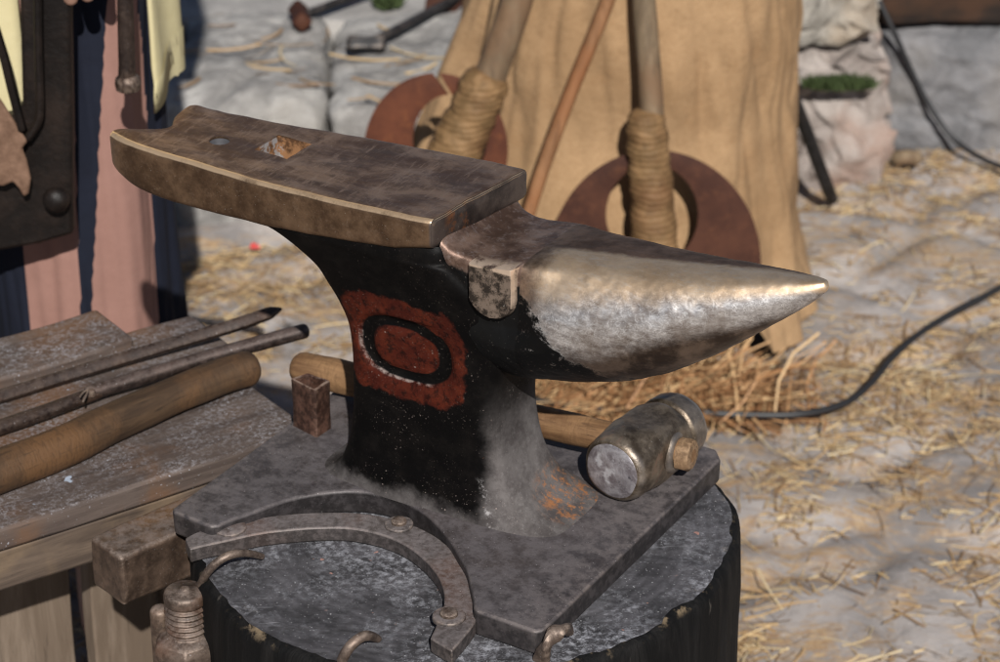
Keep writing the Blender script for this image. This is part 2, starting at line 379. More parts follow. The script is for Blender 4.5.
    n1 = m.noise(60, 7, .7); n2 = m.noise(240, 5, .7); n3 = m.noise(45, 5, .65, .8)
    col = m.mix(m.step(n1, .36, .68), (.075, .056, .040), (.25, .20, .15))
    col = m.mix(m.math('MULTIPLY', m.step(n3, .58, .68), .7), col, (.24, .15, .11))
    col = m.mix(m.math('MULTIPLY', m.edge(.52, .58), .85), col, (.62, .58, .56))
    fl = m.step(m.noise(520, 2, .5), .69, .75); col = m.mix(m.math('MULTIPLY', fl, .5), col, (.5, .46, .42))
    m.col(col); m.rgh(m.mixf(n1, .3, .55)); m.bump(n1, .35, .0013); m.bump(n2, .25, .0005); MAT['hammer'] = m.m
    m = M('struck_hammer_face', .42, .7)
    n1 = m.noise(70, 7, .7, .6); n2 = m.noise(110, 6, .75)
    col = m.mix(m.step(n1, .33, .68), (.20, .175, .185), (.50, .48, .50))
    col = m.mix(m.math('MULTIPLY', m.step(n2, .58, .66), .85), col, (.055, .05, .06))
    col = m.mix(m.math('MULTIPLY', m.step(m.noise(48, 4, .6), .6, .68), .7), col, (.72, .73, .76))
    m.col(col); m.bump(n1, .5, .0016); MAT['hface'] = m.m

    # woods
    def wood(name, a, b, c, along=(1, 1, .06), sc=60, rough=.72, dust=0, chev=False, dustcol=(.30, .29, .31)):
        m = M(name, rough, 0, .35)
        n1 = m.noise(sc, 7, .68, .5, stretch=along); n2 = m.noise(9, 5, .6); n3 = m.noise(sc * 4, 4, .6, stretch=along)
        col = m.mix(m.step(n1, .36, .66), a, b); col = m.mix(m.math('MULTIPLY', m.step(n2, .45, .66), .8), col, c)
        col = m.mix(m.math('MULTIPLY', m.step(n3, .58, .7), .5), col, tuple(q * .45 for q in a))
        hb = n1
        if chev:                                   # shallow carved chevrons round a handle
            hb = m.noise(300, 4, .65, .8, stretch=(1, .30, .30))
            col = m.mix(m.math('MULTIPLY', m.math('MULTIPLY', m.step(hb, .50, .40), m.step(n2, .40, .58)), .30), col, tuple(q * .5 for q in a)); m.bump(m.math('MULTIPLY', hb, m.step(n2, .38, .58)), .6, .0012)
        if dust:
            dn = m.noise(230, 8, .8); dn2 = m.noise(14, 6, .7)
            f = m.math('MULTIPLY', m.math('MULTIPLY', m.step(dn, .46, .60), m.step(dn2, .36, .62)), m.step(m.nz()[2], .5, .95))
            col = m.mix(m.math('MULTIPLY', f, dust * .8), col, dustcol)
            fl = m.math('MULTIPLY', m.step(m.noise(380, 3, .55), .655, .70), m.step(dn2, .40, .60)); col = m.mix(m.math('MULTIPLY', fl, .75), col, (.50, .52, .58))
            fb = m.math('MULTIPLY', m.step(m.noise(30, 3, .5), .70, .72), m.step(m.nz()[2], .5, .95)); col = m.mix(fb, col, (.33, .38, .46))
        m.col(col); m.bump(n1, .5, .0022); m.bump(n3, .25, .0007)
        return m.m
    MAT['handle'] = wood('carved_handle_wood', (.10, .050, .022), (.20, .112, .052), (.29, .165, .078), along=(.12, 1, 1), sc=90, chev=True)
    MAT['stick'] = wood('brown_stick_wood', (.034, .019, .010), (.068, .040, .021), (.115, .056, .022), along=(.10, 1, 1), sc=80, chev=True)
    MAT['bench'] = wood('dusty_bench_wood', (.055, .040, .034), (.105, .080, .068), (.135, .070, .036), along=(.08, 1, 1), sc=60, dust=.75)
    MAT['board'] = wood('dirty_board_wood', (.06, .043, .033), (.13, .095, .070), (.20, .14, .085), along=(.10, 1, 1), sc=50)
    MAT['panel'] = wood('pale_panel_wood', (.115, .084, .060), (.20, .155, .118), (.15, .11, .08), along=(1, 1, .10), sc=34)
    MAT['shaft'] = wood('grey_brown_shaft_wood', (.10, .07, .042), (.20, .145, .09), (.15, .085, .045), along=(1, 1, .10), sc=50)
    MAT['stub'] = wood('split_end_grain', (.11, .065, .034), (.27, .175, .10), (.20, .12, .065), along=(1, 1, 1), sc=220)
    MAT['thin'] = wood('rusty_thin_shaft', (.15, .07, .03), (.26, .13, .06), (.22, .09, .035), along=(1, 1, .12), sc=50)
    MAT['wrap'] = wood('stained_wrapping', (.12, .070, .028), (.23, .135, .060), (.12, .055, .022), along=(1, 1, 1), sc=40)
    def cords(mt):
        nt_ = mt.node_tree; bs = [q for q in nt_.nodes if q.type == 'BSDF_PRINCIPLED'][0]; tc = [q for q in nt_.nodes if q.type == 'TEX_COORD'][0]
        w = nt_.nodes.new('ShaderNodeTexWave'); w.wave_type = 'BANDS'; w.bands_direction = 'Z'; w.inputs['Scale'].default_value = 42; w.inputs['Distortion'].default_value = 5; w.inputs['Detail'].default_value = 4; nt_.links.new(tc.outputs['Object'], w.inputs[0])
        b = nt_.nodes.new('ShaderNodeBump'); b.inputs['Strength'].default_value = .4; b.inputs['Distance'].default_value = .003; nt_.links.new(w.outputs[1], b.inputs['Height']); nt_.links.new(bs.inputs['Normal'].links[0].from_socket, b.inputs['Normal']); nt_.links.new(b.outputs[0], bs.inputs['Normal'])
    cords(MAT['wrap'])
    MAT['dstand'] = wood('shaded_stand_wood', (.016, .008, .005), (.036, .018, .010), (.05, .022, .010), along=(1, 1, .12), sc=30)
    MAT['timber'] = wood('dark_timber', (.008, .005, .004), (.026, .014, .008), (.05, .022, .010), along=(.12, 1, 1), sc=30)

    # stump
    m = M('charred_stump_side', .7, 0, .15)
    n1 = m.noise(46, 8, .7, .4, stretch=(1, 1, .12)); n2 = m.noise(12, 5, .6)
    col = m.mix(m.step(n1, .42, .7), (.003, .003, .0032), (.013, .012, .0115))
    col = m.mix(m.math('MULTIPLY', m.step(m.noise(60, 6, .7, stretch=(1, 1, .2)), .64, .72), .6), col, (.075, .065, .055))
    x, y, z = m.xyz()
    col = m.mix(m.math('MULTIPLY', m.math('MULTIPLY', m.step(z, .500, .508), m.step(m.noise(60, 5, .7), .50, .62)), m.step(n2, .45, .6)), col, (.20, .15, .095))
    m.col(col); m.bump(n1, .8, .004); MAT['char'] = m.m
    m = M('sooty_cut_face', .75, 0, .3)
    x, y, z = m.xyz()
    n1 = m.noise(26, 8, .7); n2 = m.noise(170, 7, .78); n3 = m.noise(9, 5, .6); n4 = m.noise(50, 6, .7, .3, stretch=(.25, 2, 1))
    col = m.mix(m.step(n1, .36, .66), (.030, .029, .032), (.082, .079, .087))
    f = m.math('MULTIPLY', m.step(n2, .44, .62), m.step(n3, .36, .62))
    col = m.mix(m.math('MULTIPLY', f, .9), col, (.30, .305, .335))
    col = m.mix(m.math('MULTIPLY', m.step(n4, .60, .70), .5), col, (.30, .30, .32))
    col = m.mix(m.math('MULTIPLY', m.step(n4, .40, .30), .6), col, (.025, .024, .024))
    col = m.mix(m.math('MULTIPLY', m.step(m.noise(95, 2, .4), .735, .75), m.step(m.noise(12, 3, .5), .5, .58)), col, (.34, .19, .16))
    col = m.mix(m.math('MULTIPLY', m.step(m.noise(560, 2, .5), .68, .73), .8), col, (.5, .5, .52))
    rg = m.n('ShaderNodeTexWave', wave_type='RINGS', rings_direction='Z'); rg.inputs['Scale'].default_value = 34; rg.inputs['Distortion'].default_value = 4; rg.inputs['Detail'].default_value = 3; rg.inputs['Detail Scale'].default_value = 1.2; m.t.links.new(m.co, rg.inputs[0])
    col = m.mix(m.math('MULTIPLY', m.step(rg.outputs[1], .45, .15), .2), col, (.03, .029, .031)); m.bump(rg.outputs[1], .25, .0015)
    rad = m.math('SQRT', m.math('ADD', m.math('POWER', x, 2), m.math('POWER', y, 2)))
    rim = m.math('MULTIPLY', m.math('MULTIPLY', m.step(rad, .196, .214), m.step(m.noise(34, 6, .7), .54, .64)), m.step(n3, .42, .58))
    col = m.mix(m.math('MULTIPLY', rim, .8), col, (.30, .23, .15))
    m.col(col); m.bump(n1, .4, .002); m.bump(n2, .35, .0008); m.bump(n4, .4, .0015); MAT['cut'] = m.m

    # ground, stones
    def stone(name, a, b, c, sc=1.0, pits=True, bumpd=.012, straw=False):
        m = M(name, .85, 0, .3)
        n1 = m.noise(5 * sc, 8, .68, .4); n2 = m.noise(22 * sc, 7, .7); n3 = m.noise(90 * sc, 5, .7); n4 = m.noise(2.6 * sc, 4, .6)
        col = m.mix(m.step(n1, .36, .64), a, b); col = m.mix(m.math('MULTIPLY', m.step(n4, .45, .65), .7), col, c)
        col = m.mix(m.math('MULTIPLY', m.step(n2, .36, .25 if not straw else .29), .75), col, tuple(q * .35 for q in a))
        col = m.mix(m.math('MULTIPLY', m.step(n3, .56, .7), .4), col, tuple(min(1, q * 1.5) for q in b))
        if straw:                                  # trampled chaff between the stones
            s1 = m.noise(9, 7, .72, .6, stretch=(.8, 1.5, 1)); s2 = m.noise(60, 7, .78, 1.0, stretch=(.5, 1.8, 1))
            f = m.math('MULTIPLY', m.step(s1, .45, .60), m.step(s2, .38, .56))
            col = m.mix(m.math('MULTIPLY', f, .82), col, m.mix(m.step(n3, .35, .65), (.27, .155, .065), (.44, .295, .145)))
            pt = m.step(m.noise(13, 3, .5, .4), .30, .24); col = m.mix(m.math('MULTIPLY', pt, .85), col, (.045, .038, .034))
        m.col(col); m.bump(n1, .6, bumpd); m.bump(n2, .6, bumpd * .35); m.bump(n3, .3, .0015)
        return m.m
    MAT['ground'] = stone('strawy_rock_ground', (.19, .176, .17), (.385, .352, .335), (.29, .255, .225), straw=True)
    MAT['terrace'] = stone('pale_terrace_stone', (.24, .23, .22), (.40, .38, .36), (.30, .27, .235), sc=1.4)
    MAT['pale'] = stone('pale_step_stone', (.22, .21, .20), (.43, .415, .395), (.32, .30, .275), sc=2.4, bumpd=.028)
    MAT['grey'] = stone('rough_grey_stone', (.12, .12, .125), (.22, .215, .22), (.17, .155, .14), sc=2.2, bumpd=.02)
    MAT['pink'] = stone('pinkish_stone', (.22, .185, .165), (.38, .335, .305), (.27, .165, .12), sc=2.4, bumpd=.022)
    MAT['tan'] = stone('pale_tan_stone', (.25, .23, .20), (.42, .39, .345), (.30, .23, .16), sc=2.4, bumpd=.022)

    # straw
    m = M('dry_straw', .6, 0, .4)
    g = m.n('ShaderNodeNewGeometry'); r = g.outputs['Random Per Island']
    rp = m.n('ShaderNodeValToRGB'); m.t.links.new(r, rp.inputs[0])
    e = rp.color_ramp.elements; e[0].color = (.17, .10, .05, 1); e[1].color = (.54, .44, .28, 1)
    k = e.new(.4); k.color = (.35, .225, .11, 1); k = e.new(.75); k.color = (.50, .36, .19, 1)
    m.col(rp.outputs[0]); MAT['straw'] = m.m
    m = M('orange_straw', .6, 0, .4)
    g = m.n('ShaderNodeNewGeometry'); r = g.outputs['Random Per Island']
    rp = m.n('ShaderNodeValToRGB'); m.t.links.new(r, rp.inputs[0])
    e = rp.color_ramp.elements; e[0].color = (.18, .085, .035, 1); e[1].color = (.52, .36, .19, 1); k = e.new(.5); k.color = (.36, .19, .085, 1)
    m.col(rp.outputs[0]); MAT['straw2'] = m.m
    m = M('green_moss', .8, 0, .3); m.col(m.mix(m.noise(60, 4, .6), (.018, .030, .009), (.06, .085, .028))); MAT['moss'] = m.m
    m = M('red_petal', .5); m.col((.5, .025, .02)); MAT['petal'] = m.m

    # cloth
    m = M('burlap_cloth', .9, 0, .2)
    n1 = m.noise(7, 6, .65); n2 = m.noise(60, 5, .7)
    x, y, z = m.xyz()
    n3 = m.noise(420, 3, .6, stretch=(1, 1, .45)); n4 = m.noise(420, 3, .6, stretch=(.45, .45, 1)); weave = m.math('MULTIPLY', n3, n4)
    col = m.mix(m.step(n1, .32, .68), (.25, .155, .080), (.355, .230, .125))
    col = m.mix(m.math('MULTIPLY', m.step(m.noise(16, 6, .7), .52, .72), .45), col, (.27, .155, .075))
    col = m.mix(m.math('MULTIPLY', m.step(weave, .26, .18), .35), col, (.20, .115, .055))
    m.col(col); m.bump(weave, .4, .001); m.bump(n2, .2, .003); m.bump(m.noise(9, 4, .55), .5, .02); MAT['burlap'] = m.m
    m = M('striped_cloth', .85, 0, .25)
    at = m.n('ShaderNodeAttribute', attribute_name='stripe'); n2 = m.noise(40, 5, .7); f = m.step(at.outputs['Fac'], .4, .6)
    m.col(m.mix(f, m.mix(n2, (.215, .115, .092), (.295, .165, .135)), m.mix(n2, (.004, .005, .011), (.009, .012, .024)))); m.bump(n2, .25, .003); MAT['stripe'] = m.m
    m = M('yellow_linen', .85, 0, .25); n2 = m.noise(30, 5, .7); m.col(m.mix(n2, (.46, .40, .215), (.56, .50, .31))); m.bump(n2, .3, .004); MAT['linen'] = m.m
    m = M('skin', .5, 0, .4); m.col(m.mix(m.noise(20, 4, .6), (.42, .24, .17), (.52, .31, .23))); MAT['skin'] = m.m
    m = M('hair', .6); m.col((.05, .03, .018)); MAT['hair'] = m.m
    m = M('dark_leather', .5, 0, .25); n1 = m.noise(18, 7, .7); n2 = m.noise(120, 5, .7)
    m.col(m.mix(m.step(n1, .4, .72), (.005, .0035, .003), (.018, .011, .008))); m.rgh(m.mixf(n1, .36, .65)); m.bump(n2, .3, .0015); m.bump(n1, .4, .006); MAT['leather'] = m.m
    m = M('tan_rawhide', .75, 0, .3); n1 = m.noise(40, 7, .7); m.col(m.mix(m.step(n1, .35, .7), (.105, .058, .036), (.20, .118, .078))); m.bump(n1, .5, .004); MAT['rawhide'] = m.m
    m = M('black_rubber', .5, 0, .5); m.col(m.mix(m.noise(60, 4, .6), (.010, .010, .011), (.022, .022, .024))); MAT['rubber'] = m.m
EMX, EMZ, EMA, EMB = -.016, .150, .042, .028
HX, HY, RX, RY = -.151, -.003, -.198, -.021
make_materials()

# ================================================================== ANVIL
ZS = .512
ANV = thing('anvil', 'black and brown forged anvil with red oval badge standing on the stump', 'anvil', (-.03716, 1.78226, ZS), math.radians(-30.774))
def A(x, y, z): return mw(ANV) @ Vector((x, y, z))
# base: concave sides, blunt feet
front = [(-.1665, -.146), (-.163, -.1515), (-.126, -.154)]
arch = cr([(-.121, -.150), (-.108, -.120), (-.092, -.083), (-.058, -.052), (-.018, -.046), (.030, -.066), (.067, -.096), (.095, -.128), (.108, -.147)], 6)
right = [(.113, -.151), (.162, -.1515), (.1675, -.146), (.1675, .140), (.157, .1525), (.118, .154)]
barch = cr([(.110, .150), (.098, .134), (.06, .116), (.02, .108), (-.04, .108), (-.08, .118), (-.11, .147)], 6)
bm = bmesh.new(); prism(bm, front + arch + right + barch + [(-.116, .1525), (-.1625, .1525), (-.1665, .147)], -.003, .018)
for v in bm.verts:
    q = noise.noise_vector(Vector(v.co) * 28) * .0018; v.co.x += q.x; v.co.y += q.y
mod_bevel(obj('base', bm, MAT['base'], ANV, local=True), .0026, 3)

# waist
SEC = [(.0165, -.112, .122, .0475, 4.2), (.0195, -.102, .108, .0465, 4.4), (.024, -.094, .096, .0455, 4.8), (.030, -.088, .085, .0445, 5.2), (.038, -.084, .0775, .0435, 5.6), (.055, -.078, .068, .042, 6),
       (.075, -.0745, .062, .041, 6.5), (.10, -.073, .0585, .041, 6.5), (.13, -.073, .060, .0415, 6.5), (.155, -.0755, .066, .0435, 6), (.175, -.083, .072, .0465, 6),
       (.19, -.091, .072, .0495, 6), (.205, -.100, .062, .053, 6), (.219, -.112, .050, .058, 7), (.230, -.129, .040, .0615, 8), (.2355, -.145, .034, .0635, 9), (.2385, -.172, .031, .0635, 9), (.2425, -.20, .030, .0632, 10), (.247, -.20, .030, .0622, 10), (.2515, -.18, .028, .0605, 10)]
rings = []
NA = 220
for s in cr(SEC, 7):
    z, xl, xr, yb, nn = s; cx = (xl + xr) / 2; a = (xr - xl) / 2; ring = []
    for k in range(NA):
        c, sn = sup(2 * PI * k / NA, nn); x = cx + a * c; y = yb * sn
        if x < -.10:                              # the heel narrows
            t = min(1, (-.10 - x) / .12); y = y * (1 - .25 * t) - .008 * t
        if sn < -.55 and z < .22:
            d = ((abs(x - EMX) / EMA) ** 2.6 + (abs(z - EMZ) / EMB) ** 2.6) ** (1 / 2.6)
            if .62 < d < 1.06:
                t = (d - .62) / .44; y += .0048 * math.sin(PI * t) ** .7
        if y > 0 and z < .07: y *= 1 + .30 * ((.07 - z) / .054) ** 2
        p = Vector((x, y, z)); y += noise.noise(p * 45) * .0007
        ring.append((x, y, z))
    rings.append(ring)
bm = bmesh.new(); loft(bm, rings); obj('waist', bm, MAT['body'], ANV, local=True, sharp=60)

# face with heel
ST = [  # x, yfront, yback, ztop, zbot
    (-.2805, -.051, .015, .270, .258), (-.279, -.055, .019, .2745, .251), (-.274, -.0585, .022, .2765, .248), (-.265, -.0615, .026, .2772, .2445), (-.250, -.0640, .0285, .2772, .2395),
    (-.225, -.0652, .0310, .2764, .2365), (-.19, -.0658, .035, .2754, .2355), (-.15, -.0664, .042, .2742, .2360), (-.11, -.0666, .0495, .2734, .2375), (-.06, -.0662, .0550, .2736, .2405),
    (-.01, -.0652, .0572, .2746, .2450), (.015, -.0638, .0572, .2752, .2490), (.026, -.0625, .0568, .2754, .2512), (.0275, -.0615, .056, .2745, .2522), (.0283, -.060, .0545, .2730, .2535)]
WEAR = set()
def rrect(y0, y1, z0, z1, r, nt=40, ns=12, nb=16):
    pts = []; r = min(r, (z1 - z0) * .45)
    def line(a, b, n): return [(a[0] + (b[0] - a[0]) * i / n, a[1] + (b[1] - a[1]) * i / n) for i in range(n)]
    def arc(cx, cz, a0, n=5): return [(cx + r * math.cos(math.radians(a0 + 90 * i / n)), cz + r * math.sin(math.radians(a0 + 90 * i / n))) for i in range(n)]
    WEAR.clear()
    pts += line((y0 + r, z0), (y1 - r, z0), nb) + arc(y1 - r, z0 + r, -90) + line((y1, z0 + r), (y1, z1 - r), ns) + arc(y1 - r, z1 - r, 0)
    pts += line((y1 - r, z1), (y0 + r, z1), nt); WEAR.update(range(len(pts) + 1, len(pts) + 4)); pts += arc(y0 + r, z1 - r, 90) + line((y0, z1 - r), (y0, z0 + r), ns) + arc(y0 + r, z0 + r, 180)
    return pts
rings = []
for i, s in enumerate(cr(ST, 6)):
    x0, y0, y1, zt, zb = s; ring = []
    for (y, z) in rrect(y0, y1, zb, zt, .0050):
        t = (y + .02) / .04; x = x0
        k = max(0, 1 - (x0 + .2805) / .035)         # hollow heel end with raised horns
        if k > 0:
            x += k * (.021 * math.exp(-((y + .020) / .016) ** 2)) + k * .40 * max(0, y + .045)
            if z > .262: z += .0035 * k * (math.exp(-((y + .050) / .012) ** 2) + 1.3 * math.exp(-((y - .018) / .010) ** 2)) - .002 * k * math.exp(-((y + .015) / .018) ** 2)
        x += .10 * y * max(0, min(1, (x0 + .05) / .07))
        p = Vector((x, y, z)); q = noise.noise_vector(p * 40) * .0008 + noise.noise_vector(p * 140) * .0003
        ring.append(p + q)
    rings.append(ring)
lc = sum(rings[-1], Vector()) / len(rings[-1])
rings.append([lc + (p - lc) * .985 + Vector((.0002, 0, 0)) for p in rings[-1]]); rings.append([lc + (p - lc) * .93 + Vector((.0003, 0, 0)) for p in rings[-1]])
bm = bmesh.new(); lay = bm.verts.layers.float.new('wear'); vv = loft(bm, rings)
for i_, ring in enumerate(vv):
    for k_, v in enumerate(ring): v[lay] = 0.0 if i_ >= len(vv) - 2 else (1.0 if k_ in WEAR or (i_ >= len(vv) - 9 and v.co.z > .2715) else 0.0)
face = obj('face', bm, MAT['face'], ANV, local=True)
def cutter(bm): return obj('cutter', bm, MAT['face'], ANV, local=True, smooth=False)
bm = bmesh.new(); prism(bm, [(HX - .0155, HY - .0165), (HX + .0155, HY - .0165), (HX + .0155, HY + .0165), (HX - .0155, HY + .0165)], .20, .30)
c1 = cutter(bm)
bm = bmesh.new(); prism(bm, [(RX + .008 * math.cos(2 * PI * k / 28), RY + .008 * math.sin(2 * PI * k / 28)) for k in range(28)], .20, .30); c2 = cutter(bm)
for c in (c1, c2):
    b = face.modifiers.new('hole', 'BOOLEAN'); b.operation = 'DIFFERENCE'; b.object = c; b.solver = 'EXACT'
bake(face)
for c in (c1, c2): bpy.data.objects.remove(c)
for p in face.data.polygons: p.use_smooth = True
face.data.set_sharp_from_angle(angle=math.radians(50))

# table (lower step) and horn: one continuous run of sections, split where the block becomes a cone
HXS = [.024, .034, .045, .06, .08, .10, .14, .18, .22, .26, .29, .302, .3075]
HR = [.044, .046, .0475, .050, .0545, .0575, .0553, .0491, .0389, .0253, .0138, .0084, .0050]
HL_ = [.049, .053, .056, .0605, .0615, .0600, .0558, .0491, .0389, .0253, .0138, .0084, .0050]
HZ = [.200, .1995, .199, .1985, .2005, .2034, .2083, .2154, .2287, .2463, .2598, .2655, .2685]
HT = [.2570, .2498, .2468, .2462, .2485, .2520, .2570, .2608, .2650, .2695, .2722, .2732, .2735]
def sst(a, b, x):
    t = max(0, min(1, (x - a) / (b - a))); return t * t * (3 - 2 * t)
def hsec(x, r, rl, zc, zt, NK=420):
    m = max(0, min(1, (x - .074) / .052)); m = m * m * (3 - 2 * m); ring = []
    for k in range(NK):
        a = 2 * PI * k / NK; c, sn = math.cos(a), math.sin(a)
        yB = r * c; zB_ = zc + (r if sn > 0 else rl) * sn
        if sn > 0: zB_ = zc + (r + (rl - r) * sn) * sn
        kk = .014 * min(1, r / .04) + .0004; hh = max(0, min(1, .5 + .5 * (zt - zB_) / kk)); zB_ = zt + (zB_ - zt) * hh - kk * hh * (1 - hh) * .6
        if sn > -.05:
            hy, hz, nn = .0465, zt - zc, 14; q = (abs(c / hy) ** nn + abs(sn / hz) ** nn) ** (-1 / nn); yA, zA = q * c, zc + q * sn
        else:
            t = min(1, (-.05 - sn) / .25); w = .0465 + (r - .0465) * t; yA, zA = w * c, zc + rl * sn
        fl = .0060 * max(0, min(1, (.054 - x) / .024)) ** 1.6 * max(0, min(1, (zA - .226) / .02)); yA += math.copysign(fl, c) if abs(c) > .02 else 0
        y = yA + (yB - yA) * m - .002; z = zA + (zB_ - zA) * m
        if y < -.040 and .045 < x < .0905 and z > .195:      # squared block at the near corner of the step
            u_ = max(-1, min(1, (x - .0685) / .0190)); zl_ = .2225 - .0175 * math.sqrt(1 - u_ * u_)
            k_ = sst(.0492, .0508, x) * (1 - sst(.0862, .0885, x)) * sst(zl_ - .0012, zl_ + .0012, z)
            y += (-.0570 - y) * k_
        p = Vector((x, y, z)); amp = .0005 * min(1, r / .03)
        p += noise.noise_vector(p * 60) * amp + noise.noise_vector(p * 190) * amp * .5
        ring.append(p)
    return ring
HS = cr(list(zip(HXS, HR, HL_, HZ, HT)), 22)
ti = min(range(len(HS)), key=lambda i: abs(HS[i][0] - .0890))
rings = [hsec(*q) for q in HS[ti:]]
c = Vector((.3085, -.003, .2688)); rings += [[c + (p - c) * k + Vector((d, 0, 0)) for p in rings[-1]] for k, d in ((.8, .001), (.45, .0018), (.1, .002))]
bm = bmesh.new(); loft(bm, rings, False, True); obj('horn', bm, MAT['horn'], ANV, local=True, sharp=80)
bm = bmesh.new(); lay = bm.verts.layers.float.new('wear'); loft(bm, [hsec(*q) for q in HS[:ti + 1]], True, False)
for v in bm.verts:
    if v.co.y < -.0515 and .048 < v.co.x < .0885:
        v[lay] = max(sst(.2436, .2450, v.co.z), sst(.0856, .0864, v.co.x) * .8) * .8
obj('table', bm, MAT['table'], ANV, local=True, sharp=55)

# ================================================================== TREE STUMP
SC = Vector((-.03, 1.76, 0)); SR = .219
STU = thing('tree_stump', 'soot blackened round tree stump carrying the anvil', 'stump', SC)
def srad(a): return SR * (1 + .012 * math.sin(3 * a + 1) + .007 * math.sin(5 * a + .4) + .005 * noise.noise(Vector((math.cos(a) * 9, math.sin(a) * 9, 0))))
rings = []
for z, g in [(0, 1.05), (.05, 1.03), (.15, 1.015), (.25, 1.01), (.35, 1.005), (.42, 1.0), (.46, 1.0), (.485, .999), (.498, .997), (.505, .992), (.5085, .982), (.5105, .965)]:
    ring = []
    for k in range(260):
        a = 2 * PI * k / 260; r = srad(a) * g
        r += .0018 * noise.noise(Vector((math.cos(a) * 22, math.sin(a) * 22, z * 5))) + .0012 * noise.noise(Vector((math.cos(a) * 60, math.sin(a) * 60, z * 6)))
        if z > .47: r -= .004 * max(0, noise.noise(Vector((math.cos(a) * 7, math.sin(a) * 7, 4))) - .15) * (z - .47) / .04 * 3
        ring.append(SC + Vector((r * math.cos(a), r * math.sin(a) * (.76 if math.sin(a) > 0 else 1), z - .003)))
    rings.append(ring)
top = [Vector(p) for p in rings[-1]]
bm = bmesh.new(); loft(bm, rings, True, False); obj('charred_side', bm, MAT['char'], STU, sharp=60)
rings = []
for i in range(40, -1, -1):
    f = max(.002, i / 40); ring = []
    for k, p in enumerate(top):
        q = SC + (p - SC) * f; q.z = .5075 + .0012 * noise.noise(q * 22)
        for ca, w0, dep in ((-.35, .004, .005), (2.2, .005, .006), (-2.5, .004, .005), (-1.15, .003, .004)):      # radial drying cracks
            a = math.atan2(q.y - SC.y, q.x - SC.x); da = (a - ca - .05 * math.sin(9 * f) + PI) % (2 * PI) - PI
            dd = abs(da) * f * SR
            if dd < w0 and f > .45: q.z -= dep * (1 - dd / w0) * (f - .45)
        if i == 40: q.z = p.z
        ring.append(q)
    rings.append(ring)
bm = bmesh.new(); loft(bm, rings, False, True); obj('cut_face', bm, MAT['cut'], STU, sharp=60)

# ================================================================== CURVED STRAP ON THE STUMP
zt = .5215
so = [(185, 538), (200, 530.5), (220, 526.5), (252, 519), (288, 514), (325, 512), (360, 513), (395, 519), (425, 530), (446, 544), (462, 562), (473, 582), (478, 604), (475, 622), (452, 651)]
si = [(190, 549), (205, 545), (222, 541.5), (258, 533.5), (290, 529.5), (322, 527.5), (350, 528), (380, 534), (405, 544.5), (423, 558), (437, 574), (443.5, 590), (444, 604), (440, 616), (430, 638)]
O_ = cr([tuple(P(a, b, zt)) for a, b in so], 4); I_ = cr([tuple(P(a, b, zt)) for a, b in si], 4)
r0 = P(330, 560, ZS)
STR = thing('curved_iron_strap', 'flat curved iron strap riveted to the stump top in front of the anvil', 'iron strap', Vector((r0.x, r0.y, ZS)))
bm = bmesh.new(); rings = []
for a, b in zip(O_, I_):
    a = Vector(a); b = Vector(b); rings.append([a, (a * .75 + b * .25), (a + b) / 2, (a * .25 + b * .75), b, b - Vector((0, 0, zt - .5086)), a - Vector((0, 0, zt - .5086))])
loft(bm, rings); mod_bevel(obj('band', bm, MAT['strap'], STR, sharp=35), .0014, 2)
def lathe(bm, c, prof, seg=28, wob=0):
    rings = [[Vector((c.x + r * (1 + wob * noise.noise(Vector((math.cos(2 * PI * k / seg), math.sin(2 * PI * k / seg), z * 40 + c.x * 30)))) * math.cos(2 * PI * k / seg),
                      c.y + r * (1 + wob * noise.noise(Vector((math.cos(2 * PI * k / seg) + 5, math.sin(2 * PI * k / seg), z * 40)))) * math.sin(2 * PI * k / seg), c.z + z)) for k in range(seg)] for r, z in prof]
    loft(bm, rings)
for (a, b, R1, dome) in ((230, 528.5, .0130, 0), (399, 525.5, .0115, 1), (449, 617.5, .0125, 1)):
    c = P(a, b, zt)
    bm = bmesh.new(); lathe(bm, c, [(R1, -.001), (R1, .0012), (R1 * .95, .0020), (R1 * .6, .0026 if dome else .0030), (R1 * .2, .0027 if dome else .0033)], wob=.03)
    rv = obj('rivet', bm, MAT['strap'], STR)
    if dome:
        bm = bmesh.new(); lathe(bm, c, [(R1 * .55, .001), (R1 * .53, .0045), (R1 * .42, .0058), (R1 * .15, .0062)], wob=.04); obj('rivet_head', bm, MAT['bolt'], rv)

# ================================================================== HAMMER ON THE BASE
f0 = P(612, 471, .5590); f1 = P(681, 421, .5590)
hd = (f1 - f0).normalized(); hc = (f0 + f1) / 2; HL = (f1 - f0).length
HAM = thing('forging_hammer', 'steel forging hammer with a wooden handle lying on the anvil base', 'hammer', Vector((hc.x, hc.y, .5305)))
hu = Vector((0, 0, 1)).cross(hd).normalized(); hv = hd.cross(hu)
HP = [(0.0, .0195, 2), (.0012, .0212, 2), (.004, .0228, 2), (.010, .0238, 2), (.022, .0240, 2.1), (.030, .0236, 2.6), (.036, .0222, 4.0), (.045, .0215, 4.2), (.056, .0215, 4.2), (.064, .0222, 3.4),
      (.069, .0232, 2.3), (.0715, .0236, 2), (.0728, .0232, 2), (.0742, .0214, 2), (.0760, .0212, 2), (.0775, .0232, 2), (.0795, .0237, 2), (.092, .0234, 2), (.0965, .0222, 2), (.099, .019, 2)]
bm = bmesh.new(); rings = []
for t, r, nn in HP:
    c = f0 + hd * (t / .099 * HL); ring = []
    for k in range(96):
        x, y = sup(2 * PI * k / 96 + PI / 4 * 0, nn); d = hu * x + hv * y
        p = c + d * r * 1.19; p += noise.noise_vector(p * 70) * .0009
        ring.append(p)
    rings.append(ring)
loft(bm, rings, False, True); head = obj('head', bm, MAT['hammer'], HAM, sharp=45)
